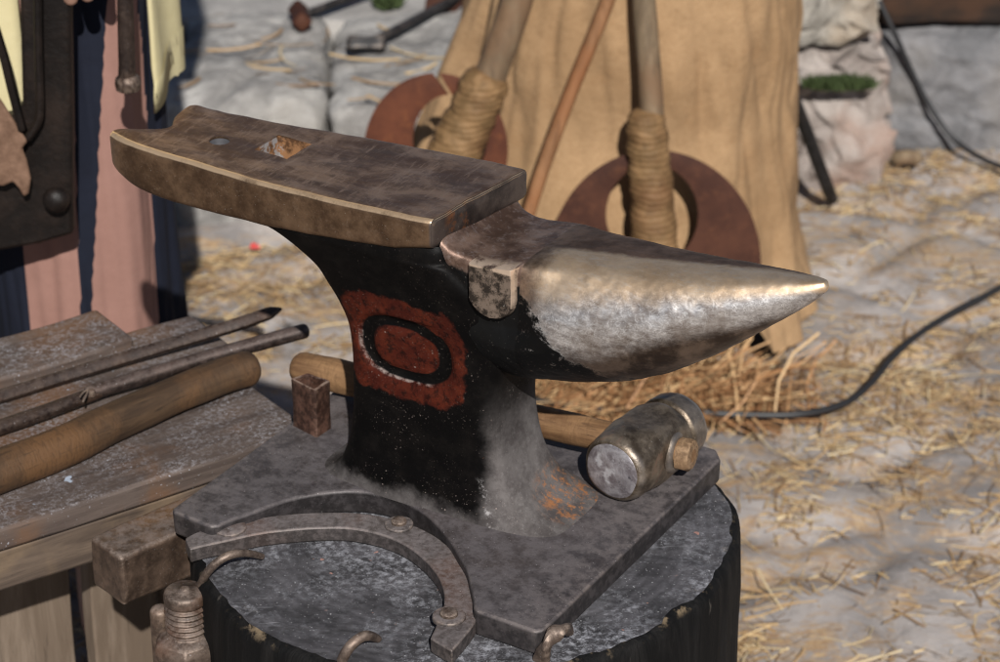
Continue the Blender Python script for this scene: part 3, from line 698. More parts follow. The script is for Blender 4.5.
bm = bmesh.new(); n0 = rings[0]; rr = [n0] + [[f0 + (p - f0) * s - hd * h + noise.noise_vector(p * 90 * s) * .0006 for p in n0] for s, h in ((.96, .0006), (.8, .0014), (.55, .0020), (.28, .0022), (.03, .0023))]
loft(bm, rr, False, True); obj('striking_face', bm, MAT['hface'], head, sharp=70)
ha = P(689, 453, .556); hb = P(303, 368.5, .5470); hm = hc + Vector((0, 0, 0))
hdir = (hb - ha).normalized()
ha = hm - hdir * .0325
pts = [ha + (hb - ha) * t for t in [i / 40 for i in range(41)]]
bm = bmesh.new(); tube(bm, pts, [interp(i / 40, [0, .12, .3, .6, .9, 1], [.0120, .0125, .0130, .0132, .0146, .0142]) for i in range(41)], 28, .05, 40)
R3 = Matrix((hdir, Vector((0, 0, 1)).cross(hdir).normalized(), hdir.cross(Vector((0, 0, 1)).cross(hdir).normalized()))).transposed()
def oriented(name, bm, mat, parent, dirv, org):
    """mesh whose local x axis runs along dirv, so grain and carving follow it"""
    d = dirv.normalized(); y = Vector((0, 0, 1)).cross(d).normalized(); R = Matrix((d, y, d.cross(y))).transposed().to_4x4()
    Mx = Matrix.Translation(org) @ R; bm.transform(Mx.inverted())
    o = obj(name, bm, mat, None, local=True)
    if parent: o.parent = parent; L = mw(parent).inverted() @ Mx
    else: L = Mx
    o.location = L.to_translation(); o.rotation_euler = L.to_euler(); return o
hn = oriented('handle', bm, MAT['handle'], HAM, hdir, ha)
# eye collar and split end of the handle
bm = bmesh.new(); ec = hm - hdir * .0245
tube(bm, [ec + hdir * .014, ec + hdir * .007, ec + hdir * .002, ec - hdir * .0015, ec - hdir * .003], [.0240, .0212, .0186, .0165, .0142], 36, .05, 60, False); obj('eye_collar', bm, MAT['hammer'], head)
bm = bmesh.new(); e0 = ha - hdir * .002
tube(bm, [ha + hdir * .004, ha - hdir * .004, ha - hdir * .0068, ha - hdir * .0075], [.0128, .0128, .0112, .005], 28, .14, 160, False); obj('split_end', bm, MAT['stub'], HAM)

# ================================================================== SQUARE TUBE ON THE BASE
cs = [P(a, b, .5735) for a, b in ((290.5, 379), (308, 373.5), (330.5, 381), (315, 391))]
cc = sum(cs, Vector()) / 4
bm = bmesh.new()
def sq(z, s, inner=0):
    out = []
    for i in range(4):
        p, q = cs[i], cs[(i + 1) % 4]
        for t in (.06, .35, .65, .94):
            w = p + (q - p) * t; w = cc + (w - cc) * s; out.append(Vector((w.x, w.y, z + .0012 * noise.noise(w * 90))))
    return out
loft(bm, [sq(.5295, 1.02), sq(.531, 1.0), sq(.545, .98), sq(.560, .99), sq(.5715, 1.02), sq(.5735, 1.0), sq(.5735, .80), sq(.571, .76), sq(.545, .74)])
TB = obj('iron_tube', bm, MAT['tube'], None, Vector((cc.x, cc.y, .53)), sharp=50)
props(TB, 'short rusty square iron tube standing open on the anvil base left of the waist', 'iron tube')

# ================================================================== IRON BLOCK BESIDE THE STUMP
zb_ = .500
p0 = P(120.5, 558, zb_); p1 = P(86.5, 537.5, zb_); du = Vector((math.cos(math.radians(43)), math.sin(math.radians(43)), 0)); dv = (p1 - p0); dv.z = 0; wB = dv.length; dv = Vector((-du.y, du.x, 0))
bm = bmesh.new(); slab(bm, p0 - Vector((0, 0, .046)), du, dv, Vector((0, 0, 1)), .155, wB, .046, 12, 4, 4, .0022, 30)
BLK = obj('iron_block', bm, MAT['block'], None, Vector((p0.x, p0.y, zb_ - .041)), sharp=50); mod_bevel(BLK, .004, 3, 50)
props(BLK, 'rough brown square iron block wedged between stump and bench', 'iron block')

# ================================================================== THREADED BOLT
bc = P(185, 594, .492); BR = .0168
BO = thing('threaded_bolt', 'thick threaded steel bolt and nut standing upright left of the stump', 'bolt', Vector((bc.x, bc.y, .0)))
bm = bmesh.new(); prof = []
zz = .458
n_th = 6; pit = .0048
for i in range(n_th * 8):
    t = i / 8; prof.append((BR * (1 - .075 + .075 * math.cos(2 * PI * t)), -.034 + t * pit))
zt2 = -.034 + n_th * pit
prof += [(BR * .99, zt2 + .001), (BR * .985, zt2 + .0050), (BR * .94, zt2 + .0075), (BR * .84, zt2 + .0088), (BR * .25, zt2 + .0094), (BR * .22, zt2 + .0108), (BR * .10, zt2 + .0114)]
cz = Vector((bc.x, bc.y, .492)); lathe(bm, cz, prof, 48)
obj('threaded_end', bm, MAT['bolt'], BO, sharp=75)
bm = bmesh.new(); NR = .0285
def octr(z, r, rot=.55, n=6): return [Vector((bc.x + r * math.cos(rot + 2 * PI * k / n), bc.y + r * math.sin(rot + 2 * PI * k / n), z)) for k in range(n)]
loft(bm, [octr(.40, NR), octr(.430, NR), octr(.449, NR), octr(.4555, NR * .90), octr(.4585, BR * 1.05)])
mod_bevel(obj('nut', bm, MAT['bolt'], BO, sharp=30), .0018, 2, 20)
bm = bmesh.new(); lathe(bm, Vector((bc.x, bc.y, 0)), [(.0165, 0), (.0165, .2), (.0165, .402)], 24); obj('shank', bm, MAT['bolt'], BO)
q = P(160, 612, .47); bm = bmesh.new(); tube(bm, [Vector((q.x, q.y, 0)), Vector((q.x, q.y, .25)), Vector((q.x, q.y, .47))], .008, 16)
props(obj('iron_stake', bm, MAT['block'], None, Vector((q.x, q.y, 0))), 'thin brown iron stake just behind the threaded bolt', 'stake')

# ================================================================== BENT NAILS AT THE RIM
def nail(pl, r, label, sec=None, mat='nail'):
    pts = [P(a, b, z) for a, b, z in pl]; pp = [Vector(p) for p in cr([tuple(p) for p in pts], 10)]; n = len(pp)
    bm = bmesh.new(); tube(bm, pp, [r * interp(i / (n - 1), [0, .75, 1], [1, .95, .7]) for i in range(n)], 14, .05, 80, True, sec)
    o = obj('bent_nail', bm, MAT[mat], None, Vector((pp[-1].x, pp[-1].y, .5115))); props(o, label, 'nail', 'bent nails in the stump rim')
nail([(196, 600, .470), (203, 580, .505), (213, 566, .520), (228, 556, .527), (245, 553, .524), (262, 556.5, .514)], .0034, 'brown bent nail arching over the stump rim behind the bolt')
nail([(336, 690, .470), (341, 664, .503), (349, 648, .518), (360, 638, .523), (369, 636, .521), (378, 639, .511)], .0042, 'shiny bent nail with split tip at the stump front edge', None)
nail([(534, 690, .470), (540, 664, .503), (546, 647, .520), (554, 635, .528), (562, 629, .530), (570, 630, .520)], .0052, 'twisted grey nail below the near foot of the anvil', lambda a, i: 1 + .28 * math.cos(2 * a + i * .32))

# ================================================================== WOODEN BENCH
zB = .500
b0 = P(0, 529, zB); b1 = P(204, 463, zB); bu = (b1 - b0).normalized(); bv = Vector((-bu.y, bu.x, 0))
bend = P(289, 412, zB); ue = (bend - b0).dot(bu); ve = (bend - b0).dot(bv)
bk = P(60, 354, zB); vk = (bk - b0).dot(bv)
ub = (P(146, 337, zB) - b0).dot(bu)
BEN = thing('wooden_bench', 'dusty wooden workbench with worn planks left of the stump', 'bench', Vector((b0.x, b0.y, 0)), math.atan2(bu.y, bu.x))
def bpt(u, v, z): return b0 + bu * u + bv * v + Vector((0, 0, z - zB))
def plank(name, u0, u1, v0, v1, z0, z1, mat, w=.003, parent=BEN, bev=.003):
    bm = bmesh.new(); slab(bm, bpt(u0, v0, z0), bu, bv, Vector((0, 0, 1)), u1 - u0, v1 - v0, z1 - z0, max(2, int((u1 - u0) / .02)), max(2, int((v1 - v0) / .02)), 2, w, 9)
    o = obj(name, bm, MAT[mat], parent, sharp=50); mod_bevel(o, bev, 2, 50); return o
UL = -.75
print('bench', ue, ve, vk, ub)
plank('top_plank', UL, ue, 0, vk * .62, zB - .022, zB, 'bench')
plank('top_plank', UL, ub + .055, vk * .625, vk, zB - .022, zB + .001, 'bench')
plank('top_plank', UL, ub - .02, vk - .03, vk + .045, zB - .018, zB + .010, 'bench', .004)
plank('front_board', UL, ue - .05, .004, .028, zB - .062, zB - .0225, 'board', .002)
plank('end_rail', ue - .06, ue - .03, .03, vk - .02, zB - .062, zB - .024, 'board')
rv = .16; pn = -bv; po = bpt(0, rv, 0)
def pu(x, y): return (PL(x, y, po, pn) - b0).dot(bu)
for x0, x1 in ((-70, 73), (93, 158), (165, 230)):
    u0, u1 = pu(x0, 620), pu(x1, 620)
    bm = bmesh.new(); slab(bm, bpt(u0, rv, 0), bu, bv, Vector((0, 0, 1)), u1 - u0, .02, zB - .06, 4, 1, 24, .003, 10); mod_bevel(obj('side_panel', bm, MAT['panel'], BEN, sharp=50), .002, 2, 50)
u0 = pu(72, 580); plank('cross_rail', u0 - .3, u0 + .2, rv + .021, rv + .05, zB - .075, zB - .024, 'stick')

def zrod(name, pl, r, label, cat, mat, parent=None, sec=None, rads=None, seg=18):
    pts = [P(a, b, z) for a, b, z in pl]; pp = [Vector(p) for p in cr([tuple(p) for p in pts], 10)]; n = len(pp)
    bm = bmesh.new(); rr = [r * (interp(i / (n - 1), *rads) if rads else 1) for i in range(n)]
    tube(bm, pp, rr, seg, .05, 30, True, sec); o = oriented(name, bm, MAT[mat], None, pp[-1] - pp[0], pp[0]); props(o, label, cat); return o
d0 = P(0, 398, .508) - P(280, 309, .52); 
R1a = zrod('iron_rod', [(-130, 438, .507), (0, 397, .507), (90, 369, .510), (190, 339, .516), (240, 323.5, .521), (281, 309, .526)], .0062, 'dark iron rod with pointed tip resting behind the other rod on the bench', 'iron rod', 'rod', rads=([0, .80, .93, 1], [1, 1, .95, .22]), sec=lambda a, i: 1 + .08 * math.cos(4 * a))
RR = thing('iron_rod', 'grey brown iron rod with blunt end and bright rivet lying between pointed rod and stick', 'iron rod', P(90, 395, zB))
pp = [Vector(p) for p in cr([tuple(P(a, b, z)) for a, b, z in ((90, 393, .5115), (150, 375, .514), (210, 357, .518), (260, 343, .522), (304, 331, .526))], 10)]
bm = bmesh.new(); tube(bm, pp, .0068, 18, .05, 40); obj('bar', bm, MAT['rodgrey'], RR)
pp = [Vector(p) for p in cr([tuple(P(a, b, z)) for a, b, z in ((-130, 472, .509), (0, 427.5, .509), (50, 410, .5095), (98, 392, .5105))], 10)]
bm = bmesh.new(); tube(bm, pp, [.0060 + .0015 * (1 - i / (len(pp) - 1)) for i in range(len(pp))], 18, .05, 40, True, lambda a, i: 1 + .12 * math.cos(2 * a)); obj('jaw', bm, MAT['rod'], RR)
c = P(91, 391, .5170); bm = bmesh.new(); lathe(bm, c, [(.0040, -.004), (.0038, .0006), (.0026, .0013), (.001, .0015)], 16, .25); obj('rivet', bm, MAT['bolt'], RR)
bm = bmesh.new(); tube(bm, [Vector(p) for p in cr([tuple(P(a, b, .5205)) for a, b in ((80, 397), (84, 392), (88, 391), (83, 402))], 6)], .0009, 8); obj('wire', bm, MAT['nail'], RR)
st = [(-140, 526, .5165), (0, 471, .5165), (60, 448, .5160), (110, 424, .5165), (170, 397, .5170), (215, 379, .5170), (246, 368.5, .5165)]
zrod('wooden_stick', st, .0162, 'thick brown carved wooden stick lying along the front of the bench', 'stick', 'stick', rads=([0, .45, .7, 1], [1.15, 1.08, .98, .98]), seg=28)

# ================================================================== GROUND, TERRACE, STONES
def axis(lo, hi, step, far):
    a = [lo + step * i for i in range(int((hi - lo) / step) + 1)]; s = step
    while a[-1] < far: s *= 1.5; a.append(a[-1] + s)
    s = step
    while a[0] > -far: s *= 1.5; a.insert(0, a[0] - s)
    return a
def gh(x, y):
    p = Vector((x, y, 0)); h = .010 * noise.noise(p * 2.2) + .008 * noise.noise(p * 7 + Vector((3, 1, 0))) + .0035 * noise.noise(p * 19)
    d = noise.voronoi(p * 4.2)[0]; h -= .018 * max(0, .20 - (d[1] - d[0])) / .20
    return h - .008
bm = bmesh.new(); xs = axis(-1.5, 1.5, .018, 80); ys = axis(1.4, 4.3, .018, 80)
vs = [[bm.verts.new((x, y, gh(x, y) if abs(x) < 6 and abs(y) < 9 else -.008)) for x in xs] for y in ys]
for j in range(len(ys) - 1):
    for i in range(len(xs) - 1): bm.faces.new((vs[j][i], vs[j][i + 1], vs[j + 1][i + 1], vs[j + 1][i]))
props(obj('ground', bm, MAT['ground'], None, Vector((0, 0, 0)), sharp=80), 'uneven grey rock ground strewn with trampled straw', 'ground', None, 'structure')

def rock(name, c, sx, sy, sz, mat, label, rz=0, nn=5.0, amp=.012, group=None, fs=7):
    """weathered block: rounded box with noise"""
    bm = bmesh.new(); bmesh.ops.create_cube(bm, size=2); bmesh.ops.subdivide_edges(bm, edges=bm.edges, cuts=31, use_grid_fill=True)
    R = Matrix.Rotation(rz, 3, 'Z')
    for v in bm.verts:
        p = v.co.copy(); q = Vector(p); l = (abs(p.x) ** nn + abs(p.y) ** nn + abs(p.z) ** nn) ** (1 / nn); q = p / l
        w = R @ Vector((q.x * sx, q.y * sy, q.z * sz)) + Vector(c)
        w += noise.noise_vector(w * fs) * amp + noise.noise_vector(w * fs * 2.6) * amp * .7 + noise.noise_vector(w * fs * 7) * amp * .45
        v.co = w
    o = obj(name, bm, MAT[mat], None, Vector((c[0], c[1], c[2] - sz)), sharp=80); props(o, label, 'stone', group); return o
G1 = 'stones of the low step'
YS = W(300, 232, 3.4).y
def sx(px, Y=3.45, y=150): return W(px, y, Y).x
# pale step blocks at the back left: z from 0 to .2
for (a, b, lab, dy, mt) in ((-60, 160, 'pale stone step block behind the striped trousers', .02, 'pale'), (164, 322, 'long pale step block with chipped top behind the anvil heel', .0, 'pale'),
                        (327, 470, 'whitish step block behind the left crescent blade', -.02, 'pale'), (474, 640, 'step block hidden mostly by the burlap cover', .02, 'grey')):
    x0, x1 = sx(a), sx(b); rock('step_stone', ((x0 + x1) / 2, 3.62 + dy, .075), (x1 - x0) / 2, .20, .112, mt, lab, 0, 9, .012, G1)
bm = bmesh.new(); slab(bm, Vector((-6, 3.76, .0)), Vector((1, 0, 0)), Vector((0, 1, 0)), Vector((0, 0, 1)), 12, 6, .182, 260, 130, 2, .012, 5)
props(obj('terrace', bm, MAT['terrace'], None, Vector((0, 3.76, 0)), sharp=80), 'pale stone terrace above the low step', 'terrace', None, 'structure')
x0, x1 = sx(872, 3.75, 80), sx(1100, 3.75, 80)
rock('step_stone', ((x0 + x1) / 2, 3.90, .075), (x1 - x0) / 2, .20, .105, 'grey', 'rough dark grey step block under the dark timber at right', 0, 9, .014, G1)
x0, x1 = sx(640, 3.7, 80), sx(800, 3.7, 80)
rock('step_stone', ((x0 + x1) / 2, 3.85, .08), (x1 - x0) / 2, .2, .112, 'grey', 'grey step block behind the right side of the burlap cover', 0, 9, .014, G1)
x0, x1 = sx(790, 3.68, 40), sx(869, 3.68, 40)
rock('boulder', ((x0 + x1) / 2, 3.70, .085), (x1 - x0) / 2 + .012, .13, .105, 'pink', 'pinkish grey boulder below the mossy joint beside the burlap', .12, 7, .030)
rock('boulder', ((x0 + x1) / 2 - .005, 3.72, .305), (x1 - x0) / 2 + .012, .13, .105, 'tan', 'pale tan boulder stacked above the mossy joint beside the burlap', -.08, 8, .030)
# dark timber on the right step
bm = bmesh.new(); t0 = W(865, 22, 3.84); slab(bm, Vector((t0.x, 3.715, .186)), Vector((1, .06, 0)).normalized(), Vector((-.06, 1, 0)).normalized(), Vector((0, 0, 1)), .75, .22, .17, 30, 6, 6, .012, 9)
o = obj('timber_beam', bm, MAT['timber'], None, Vector((t0.x, 3.80, .206)), sharp=60); mod_bevel(o, .006, 2, 50); props(o, 'dark brown rough timber lying on the grey step at upper right', 'timber')

# moss tufts
def blades(bm, c, n, rx, ry, h, w):
    for _ in range(n):
        a = random.uniform(0, 2 * PI); rr = math.sqrt(random.random()); b = Vector((c.x + rx * rr * math.cos(a), c.y + ry * rr * math.sin(a), c.z)); an = random.uniform(0, 2 * PI)
        s = Vector((math.cos(an), math.sin(an), 0)) * w; t = b + Vector((random.gauss(0, .4), random.gauss(0, .4), 1)) * h * random.uniform(.5, 1.2)
        bm.faces.new([bm.verts.new(b - s), bm.verts.new(b + s), bm.verts.new((b + t) / 2 + s * .7), bm.verts.new(t)])
for px, py, Y, n, rx, ry, lab in ((840, 87, 3.558, 900, .052, .016, 'green moss in the joint between the two boulders'), (388, 3, 3.9, 160, .02, .02, 'small green weed on the terrace at the top')):
    bm = bmesh.new(); c = W(px, py, Y); 
    if n == 160: c = P(388, 6, .185)
    blades(bm, c, n, rx, ry, .016 if n == 900 else .028, .003); props(obj('moss_tuft', bm, MAT['moss'], None, c, smooth=False), lab, 'moss')

# ------------------------------------------------------------------ straw
def strip(bm, p, ang, L, w, tilt, bend):
    d = Vector((math.cos(ang), math.sin(ang), 0)); s = Vector((-d.y, d.x, 0)); roll = random.uniform(-.7, .7); s = (s * math.cos(roll) + Vector((0, 0, 1)) * math.sin(roll)) * w
    prev = None
    for k in range(4):
        t = k / 3; q = p + d * (L * (t - .5)) + Vector((-d.y, d.x, 0)) * bend * (t - .5) ** 2 * L + Vector((0, 0, tilt * L * t + .25 * L * abs(tilt) * t * (1 - t)))
        a, b = bm.verts.new(q - s), bm.verts.new(q + s)
        if prev: bm.faces.new((prev[0], prev[1], b, a))
        prev = (a, b)
bm = bmesh.new(); cnt = 0
while cnt < 24000:
    Y = random.uniform(2.0, 3.75); hw = Y * .24 + .15; X = random.uniform(-hw, hw)
    f = .6 * noise.noise(Vector((X * 3.4, Y * 4.6, 2.7))) + .8 * noise.noise(Vector((X * 10, Y * 15, 5)))
    dens = max(0.06, min(1, .50 + .85 * f))
    if random.random() > dens ** 1.6: continue
    if Y > 3.36 and X < .1: continue
    if (X - SC.x) ** 2 + (Y - SC.y) ** 2 < .25 ** 2: continue
    L = random.choice((.008, .012, .018, .022, .03, .04, .06)) * random.uniform(.6, 1.3)
    strip(bm, Vector((X, Y, gh(X, Y) + .001 + random.random() * .006 * dens)), random.gauss(.25, .8) if random.random() < .7 else random.uniform(0, PI), L, random.uniform(.0005, .0012), random.gauss(0, .05), random.uniform(-.3, .3)); cnt += 1
for i in range(45):                               # a few strands on the terrace
    c = P(random.uniform(150, 430), random.gauss(60, 22), .19); strip(bm, c + Vector((0, 0, .004)), random.gauss(.1, .5), random.uniform(.03, .11), .0018, .02, .5)
props(obj('loose_straw', bm, MAT['straw'], None, Vector((0, 0, 0)), smooth=False), 'loose dry straw scattered over the rock ground', 'straw', None, 'stuff')
bm = bmesh.new()
for i in range(2600):                              # heap at the foot of the burlap
    px = random.gauss(655, 62); py = 402 - random.random() ** 1.3 * 9
    if not 545 < px < 820: continue
    c = P(px, py + 2, 0); hgt = .034 * math.exp(-((px - 660) / 70) ** 2) * random.random() ** .7 + .006
    strip(bm, c + Vector((0, random.gauss(0, .03), hgt)), random.gauss(0, .9), random.uniform(.03, .12), random.uniform(.0006, .0018), random.gauss(.05, .3), random.uniform(-1, 1))
props(obj('straw_heap', bm, MAT['straw2'], None, P(690, 400, 0), smooth=False), 'orange brown straw heaped at the foot of the burlap cover', 'straw', None, 'stuff')
bm = bmesh.new(); c = P(255, 248, .004); blades(bm, c, 5, .006, .006, .008, .006); props(obj('red_petal', bm, MAT['petal'], None, c, smooth=False), 'small bright red petal lying on the straw below the heel', 'petal')

# ================================================================== CABLES, STICKS ON THE GROUND
def gtube(name, pl, r, label, cat, mat, seg=12):
    pp = [Vector(p) for p in cr([tuple(P(a, b, r + h)) for a, b, h in pl], 12)]; bm = bmesh.new()
    for p in pp: p.z = max(p.z, gh(p.x, p.y) + r * .8) if p.y < 3.6 else p.z
    tube(bm, pp, r, seg); props(obj(name, bm, MAT[mat], None, Vector((pp[0].x, pp[0].y, 0))), label, cat)
gtube('power_cable', [(520, 398, .01), (600, 409, .012), (680, 411, .014), (740, 414.5, .012), (800, 414, .012), (845, 403, .01), (872, 382, .01), (890, 360, .01), (915, 337, .01), (950, 314, .01), (985, 296, .01), (1015, 280, 0), (1060, 262, 0)], .0046, 'black power cable snaking over the straw right of the anvil horn', 'cable', 'rubber', 14)
pp = [Vector(p) for p in cr([tuple(q) for q in (W(880, 2, 3.70), W(894, 32, 3.69), W(912, 72, 3.69), W(932, 110, 3.68), W(955, 140, 3.66), W(985, 160, 3.62), W(1010, 168, 3.59), W(1050, 172, 3.55))], 12)]
bm = bmesh.new(); tube(bm, pp, .0042, 12); props(obj('power_cable', bm, MAT['rubber'], None, Vector((pp[0].x, pp[0].y, 0))), 'dark cable hanging down over the grey step from the timber at upper right', 'cable')
gtube('thin_stick', [(172, 313, 0), (195, 319, 0), (222, 323, 0), (240, 326, 0), (262, 331, 0)], .0042, 'thin black stick on the straw behind the bench', 'stick', 'blackiron')
gtube('stone_chip', [(897, 158, .0), (906, 157, .004), (916, 158, 0)], .012, 'small brown chip on the ground at right', 'stone', 'shaft')

# ================================================================== BURLAP COVER
BC = Vector((W(640, 200, 3.16).x, 3.17, 0))
rings = []; NB = 300
BS = [(0.0, .240), (.03, .232), (.08, .220), (.15, .208), (.22, .202), (.30, .193), (.36, .194), (.42, .197), (.50, .194), (.58, .190), (.66, .184), (.715, .176), (.735, .165), (.742, .13), (.744, .06)]
for z, r in cr(BS, 5):
    ring = []
    for k in range(NB):
        a = 2 * PI * k / NB; w = max(0, min(1, (.72 - z) / .25))
        f = .020 * noise.noise(Vector((math.cos(a) * 2.3, math.sin(a) * 2.3, z * 1.6))) + .016 * noise.noise(Vector((math.cos(a) * 4.0 + z * 2.2, math.sin(a) * 4.0, z * 3.0 + 9))) + .006 * noise.noise(Vector((math.cos(a) * 7 + z * 5, math.sin(a) * 7, z * 9)))
        fold = .008 * math.sin(6 * a + 5 * noise.noise(Vector((math.cos(a), math.sin(a), z * 2)))) * (.3 + .7 * max(0, 1 - z / .5))
        crz = Vector((math.cos(a) * 3.2 + z * 2.5, math.sin(a) * 3.2, z * 2.2 + 4)); f -= .020 * max(0, .22 - abs(noise.noise(crz))) * (.4 + .6 * w); f -= .022 * max(0, .16 - abs(noise.noise(crz * 2.1 + Vector((5, 2, 1)))))
        lt = max(0, min(1, (a - 1.38 * PI) / .45)) * max(0, min(1, (1.765 * PI - a) / .30)); lift = .072 * lt * lt * (3 - 2 * lt); zl = z + lift * max(0, 1 - z / .30)
        rr = r + (f + fold) * (.3 + .7 * w)
        x = rr * math.cos(a) * 1.02; y = rr * math.sin(a) * 1.0
        if x < 0: x *= .88 + .60 * max(0, min(1, (.60 - z) / .38))
        ring.append(BC + Vector((x, y, max(zl, .0) + (.006 * math.sin(5 * a) if z > .02 else .0))))
    rings.append(ring)
bm = bmesh.new(); loft(bm, rings, False, True)
props(obj('burlap_cover', bm, MAT['burlap'], None, BC, sharp=80), 'tan burlap cloth draped to the ground over a tall stand', 'burlap cover')

bm = bmesh.new(); lathe(bm, BC, [(.185, 0), (.185, .05), (.178, .2), (.16, .5), (.15, .66)], 40, .02)  # coloured dark to stand in for the shade under the lifted hem
props(obj('wooden_stand', bm, MAT['dstand'], None, BC), 'shade-dark brown round stand showing under the lifted hem of the burlap', 'stand')

# crescent weapons leaning head down on the burlap
def crescent(name, label, mat, Y, co, ro, ci, ri, shaft, rs, wrap, rw, squash=(1, 1), tip=None, gap=.30):
    """blade traced at its own distance as an eccentric ring open at the socket, with shaft and wrapping"""
    base = W(co[0], co[1] + ro[1], Y)
    t = thing(name, label, 'crescent axe', Vector((base.x, base.y, max(0, base.z))), 0, 'crescent axes against the burlap')
    # leaning plane: tilts back as it rises
    def pt(a, b): 
        pl = W(co[0], co[1], Y); n = Vector((0, -1, .12)).normalized()
        return PL(a, b, pl, n), n
    nA = 96; outer = []; inner = []
    for k in range(nA + 1):
        a = -PI / 2 + gap + (2 * PI - 2 * gap) * k / nA
        outer.append((co[0] + ro[0] * math.cos(a), co[1] + ro[1] * math.sin(a)))
        inner.append((ci[0] + ri[0] * math.cos(a), ci[1] + ri[1] * math.sin(a)))
    bm = bmesh.new(); rings = []
    for o_, i_ in zip(outer, inner):
        a, n = pt(*o_); b, n = pt(*i_); m_ = (a + b) / 2; th = .0035
        rings.append([a, m_ + n * th, b + n * th * .8, b - n * th * .8, m_ - n * th])
    loft(bm, rings); obj('blade', bm, MAT[mat], t, sharp=25)
    def line(pl, r, nme, mt, wob, sec=None):
        pts = [pt(a, b)[0] + pt(a, b)[1] * .012 for a, b in pl]; pp = [Vector(p) for p in cr([tuple(p) for p in pts], 12)]
        rr = [interp(i / (len(pp) - 1), [0, 1], r) for i in range(len(pp))]
        bm = bmesh.new(); tube(bm, pp, rr, 20, wob, 25, True, sec); obj(nme, bm, MAT[mt], t)
    line(shaft, rs, 'shaft', 'shaft', .05)
    line(wrap, rw, 'wrapping', 'wrap', .10, lambda a, i: 1 + .035 * math.sin(i * 1.15 + a) + .05 * noise.noise(Vector((i * .3, math.cos(a), math.sin(a)))))
    return t
crescent('crescent_axe', 'dark brown crescent axe with wrapped socket standing head down behind the horn', 'darkblade', 2.915, (655, 262), (106, 112), (652, 214), (46, 50),
         [(626, -300), (638, -90), (645, 20), (652, 120), (655, 250), (656, 388)], (.0135, .0155), [(645, 118), (649, 160), (652, 205), (655, 262)], (.0245, .0290), gap=.12)
crescent('crescent_axe', 'rust red crescent axe with thick wrapped shaft leaning behind the anvil face', 'rustblade', 2.96, (436, 150), (72, 77), (450, 139), (37, 45),
         [(612, -330), (540, -90), (515, 5), (490, 75), (462, 150), (432, 240), (400, 345), (384, 395)], (.018, .022), [(484, 82), (470, 115), (455, 150), (440, 185)], (.030, .036), gap=.05)
pp = [PL(a, b, W(572, 90, 2.935), Vector((0, -1, .12)).normalized()) for a, b in ((742, -300), (640, -90), (608, 0), (590, 45), (566, 105), (543, 168), (528, 215), (505, 290))]
bm = bmesh.new(); tube(bm, [Vector(p) for p in cr([tuple(p) for p in pp], 10)], .0088, 16, .06, 25); lo = min(pp, key=lambda p: p.z)
props(obj('thin_pole', bm, MAT['thin'], None, lo), 'thin rusty brown pole leaning on the burlap between the two crescent axes', 'pole')
# black rod leaning out from behind the burlap, foot on the ground
ft = P(832, 199, .006); bm = bmesh.new(); tube(bm, [ft, W(820, 168, ft.y - .03), W(808, 135, ft.y - .06), W(790, 90, ft.y - .10), W(772, 40, ft.y - .14)], .0095, 14)
props(obj('black_rod', bm, MAT['blackiron'], None, ft), 'thick black rod leaning out from behind the right side of the burlap', 'rod')

# tools on the terrace at the top
def tool(label, hp, r, headpts, hr, hmat, zt_=.192):
    a = P(headpts[0][0], headpts[0][1], zt_ + hr); b = P(headpts[1][0], headpts[1][1], zt_ + hr)
    t = thing('iron_hammer', label, 'hammer', Vector(((a.x + b.x) / 2, (a.y + b.y) / 2, zt_)), 0, 'hammers lying on the terrace')
    bm = bmesh.new(); tube(bm, [a, a * .7 + b * .3, a * .3 + b * .7, b], [hr, hr * .85, hr * .85, hr * 1.05], 14, .05, 30, True, lambda q, i: 1 + .12 * math.cos(4 * q)); obj('head', bm, MAT[hmat], t)
    pts = [P(x, y, zt_ + hr * .8) for x, y in hp]; bm = bmesh.new(); tube(bm, pts, r, 14); obj('handle', bm, MAT['blackiron'], t)
tool('black hammer lying on the terrace beside the burlap top', [(372, 42), (395, 31), (425, 15), (460, -4)], .0075, [(352, 44), (380, 44)], .013, 'blackiron')
tool('dark hammer with reddish head at the top edge above the anvil heel', [(306, 14), (325, 7), (350, -3), (375, -12)], .0065, [(302, 22), (298, 10)], .014, 'darkblade')
def blade_flat(px, Y, th, label, mat):
    n = Vector((0, -1, .2)).normalized(); c = W(px[0][0], px[0][1], Y); pts = [PL(a, b, c, n) for a, b in px]
    bm = bmesh.new(); va = [bm.verts.new(p + n * th) for p in pts]; vb = [bm.verts.new(p - n * th) for p in pts]; k = len(pts)
    bm.faces.new(va); bm.faces.new(vb[::-1])
    for i in range(k): bm.faces.new((va[i], va[(i + 1) % k], vb[(i + 1) % k], vb[i]))
    lo = min(pts, key=lambda p: p.z); o = obj('rusty_blade', bm, MAT[mat], None, lo); mod_bevel(o, .002, 2, 40); props(o, label, 'blade')
blade_flat([(413, 46), (416, 30), (424, 12), (430, -20), (480, -20), (466, -2), (452, 18), (436, 38), (428, 47)], 3.80, .004, 'broad rust brown blade standing on the terrace beside the burlap', 'darkblade')
blade_flat([(350, 28), (346, 14), (342, -20), (360, -20), (356, 8)], 3.86, .004, 'narrow pointed rusty blade at the top edge between the two hammers', 'rustblade')

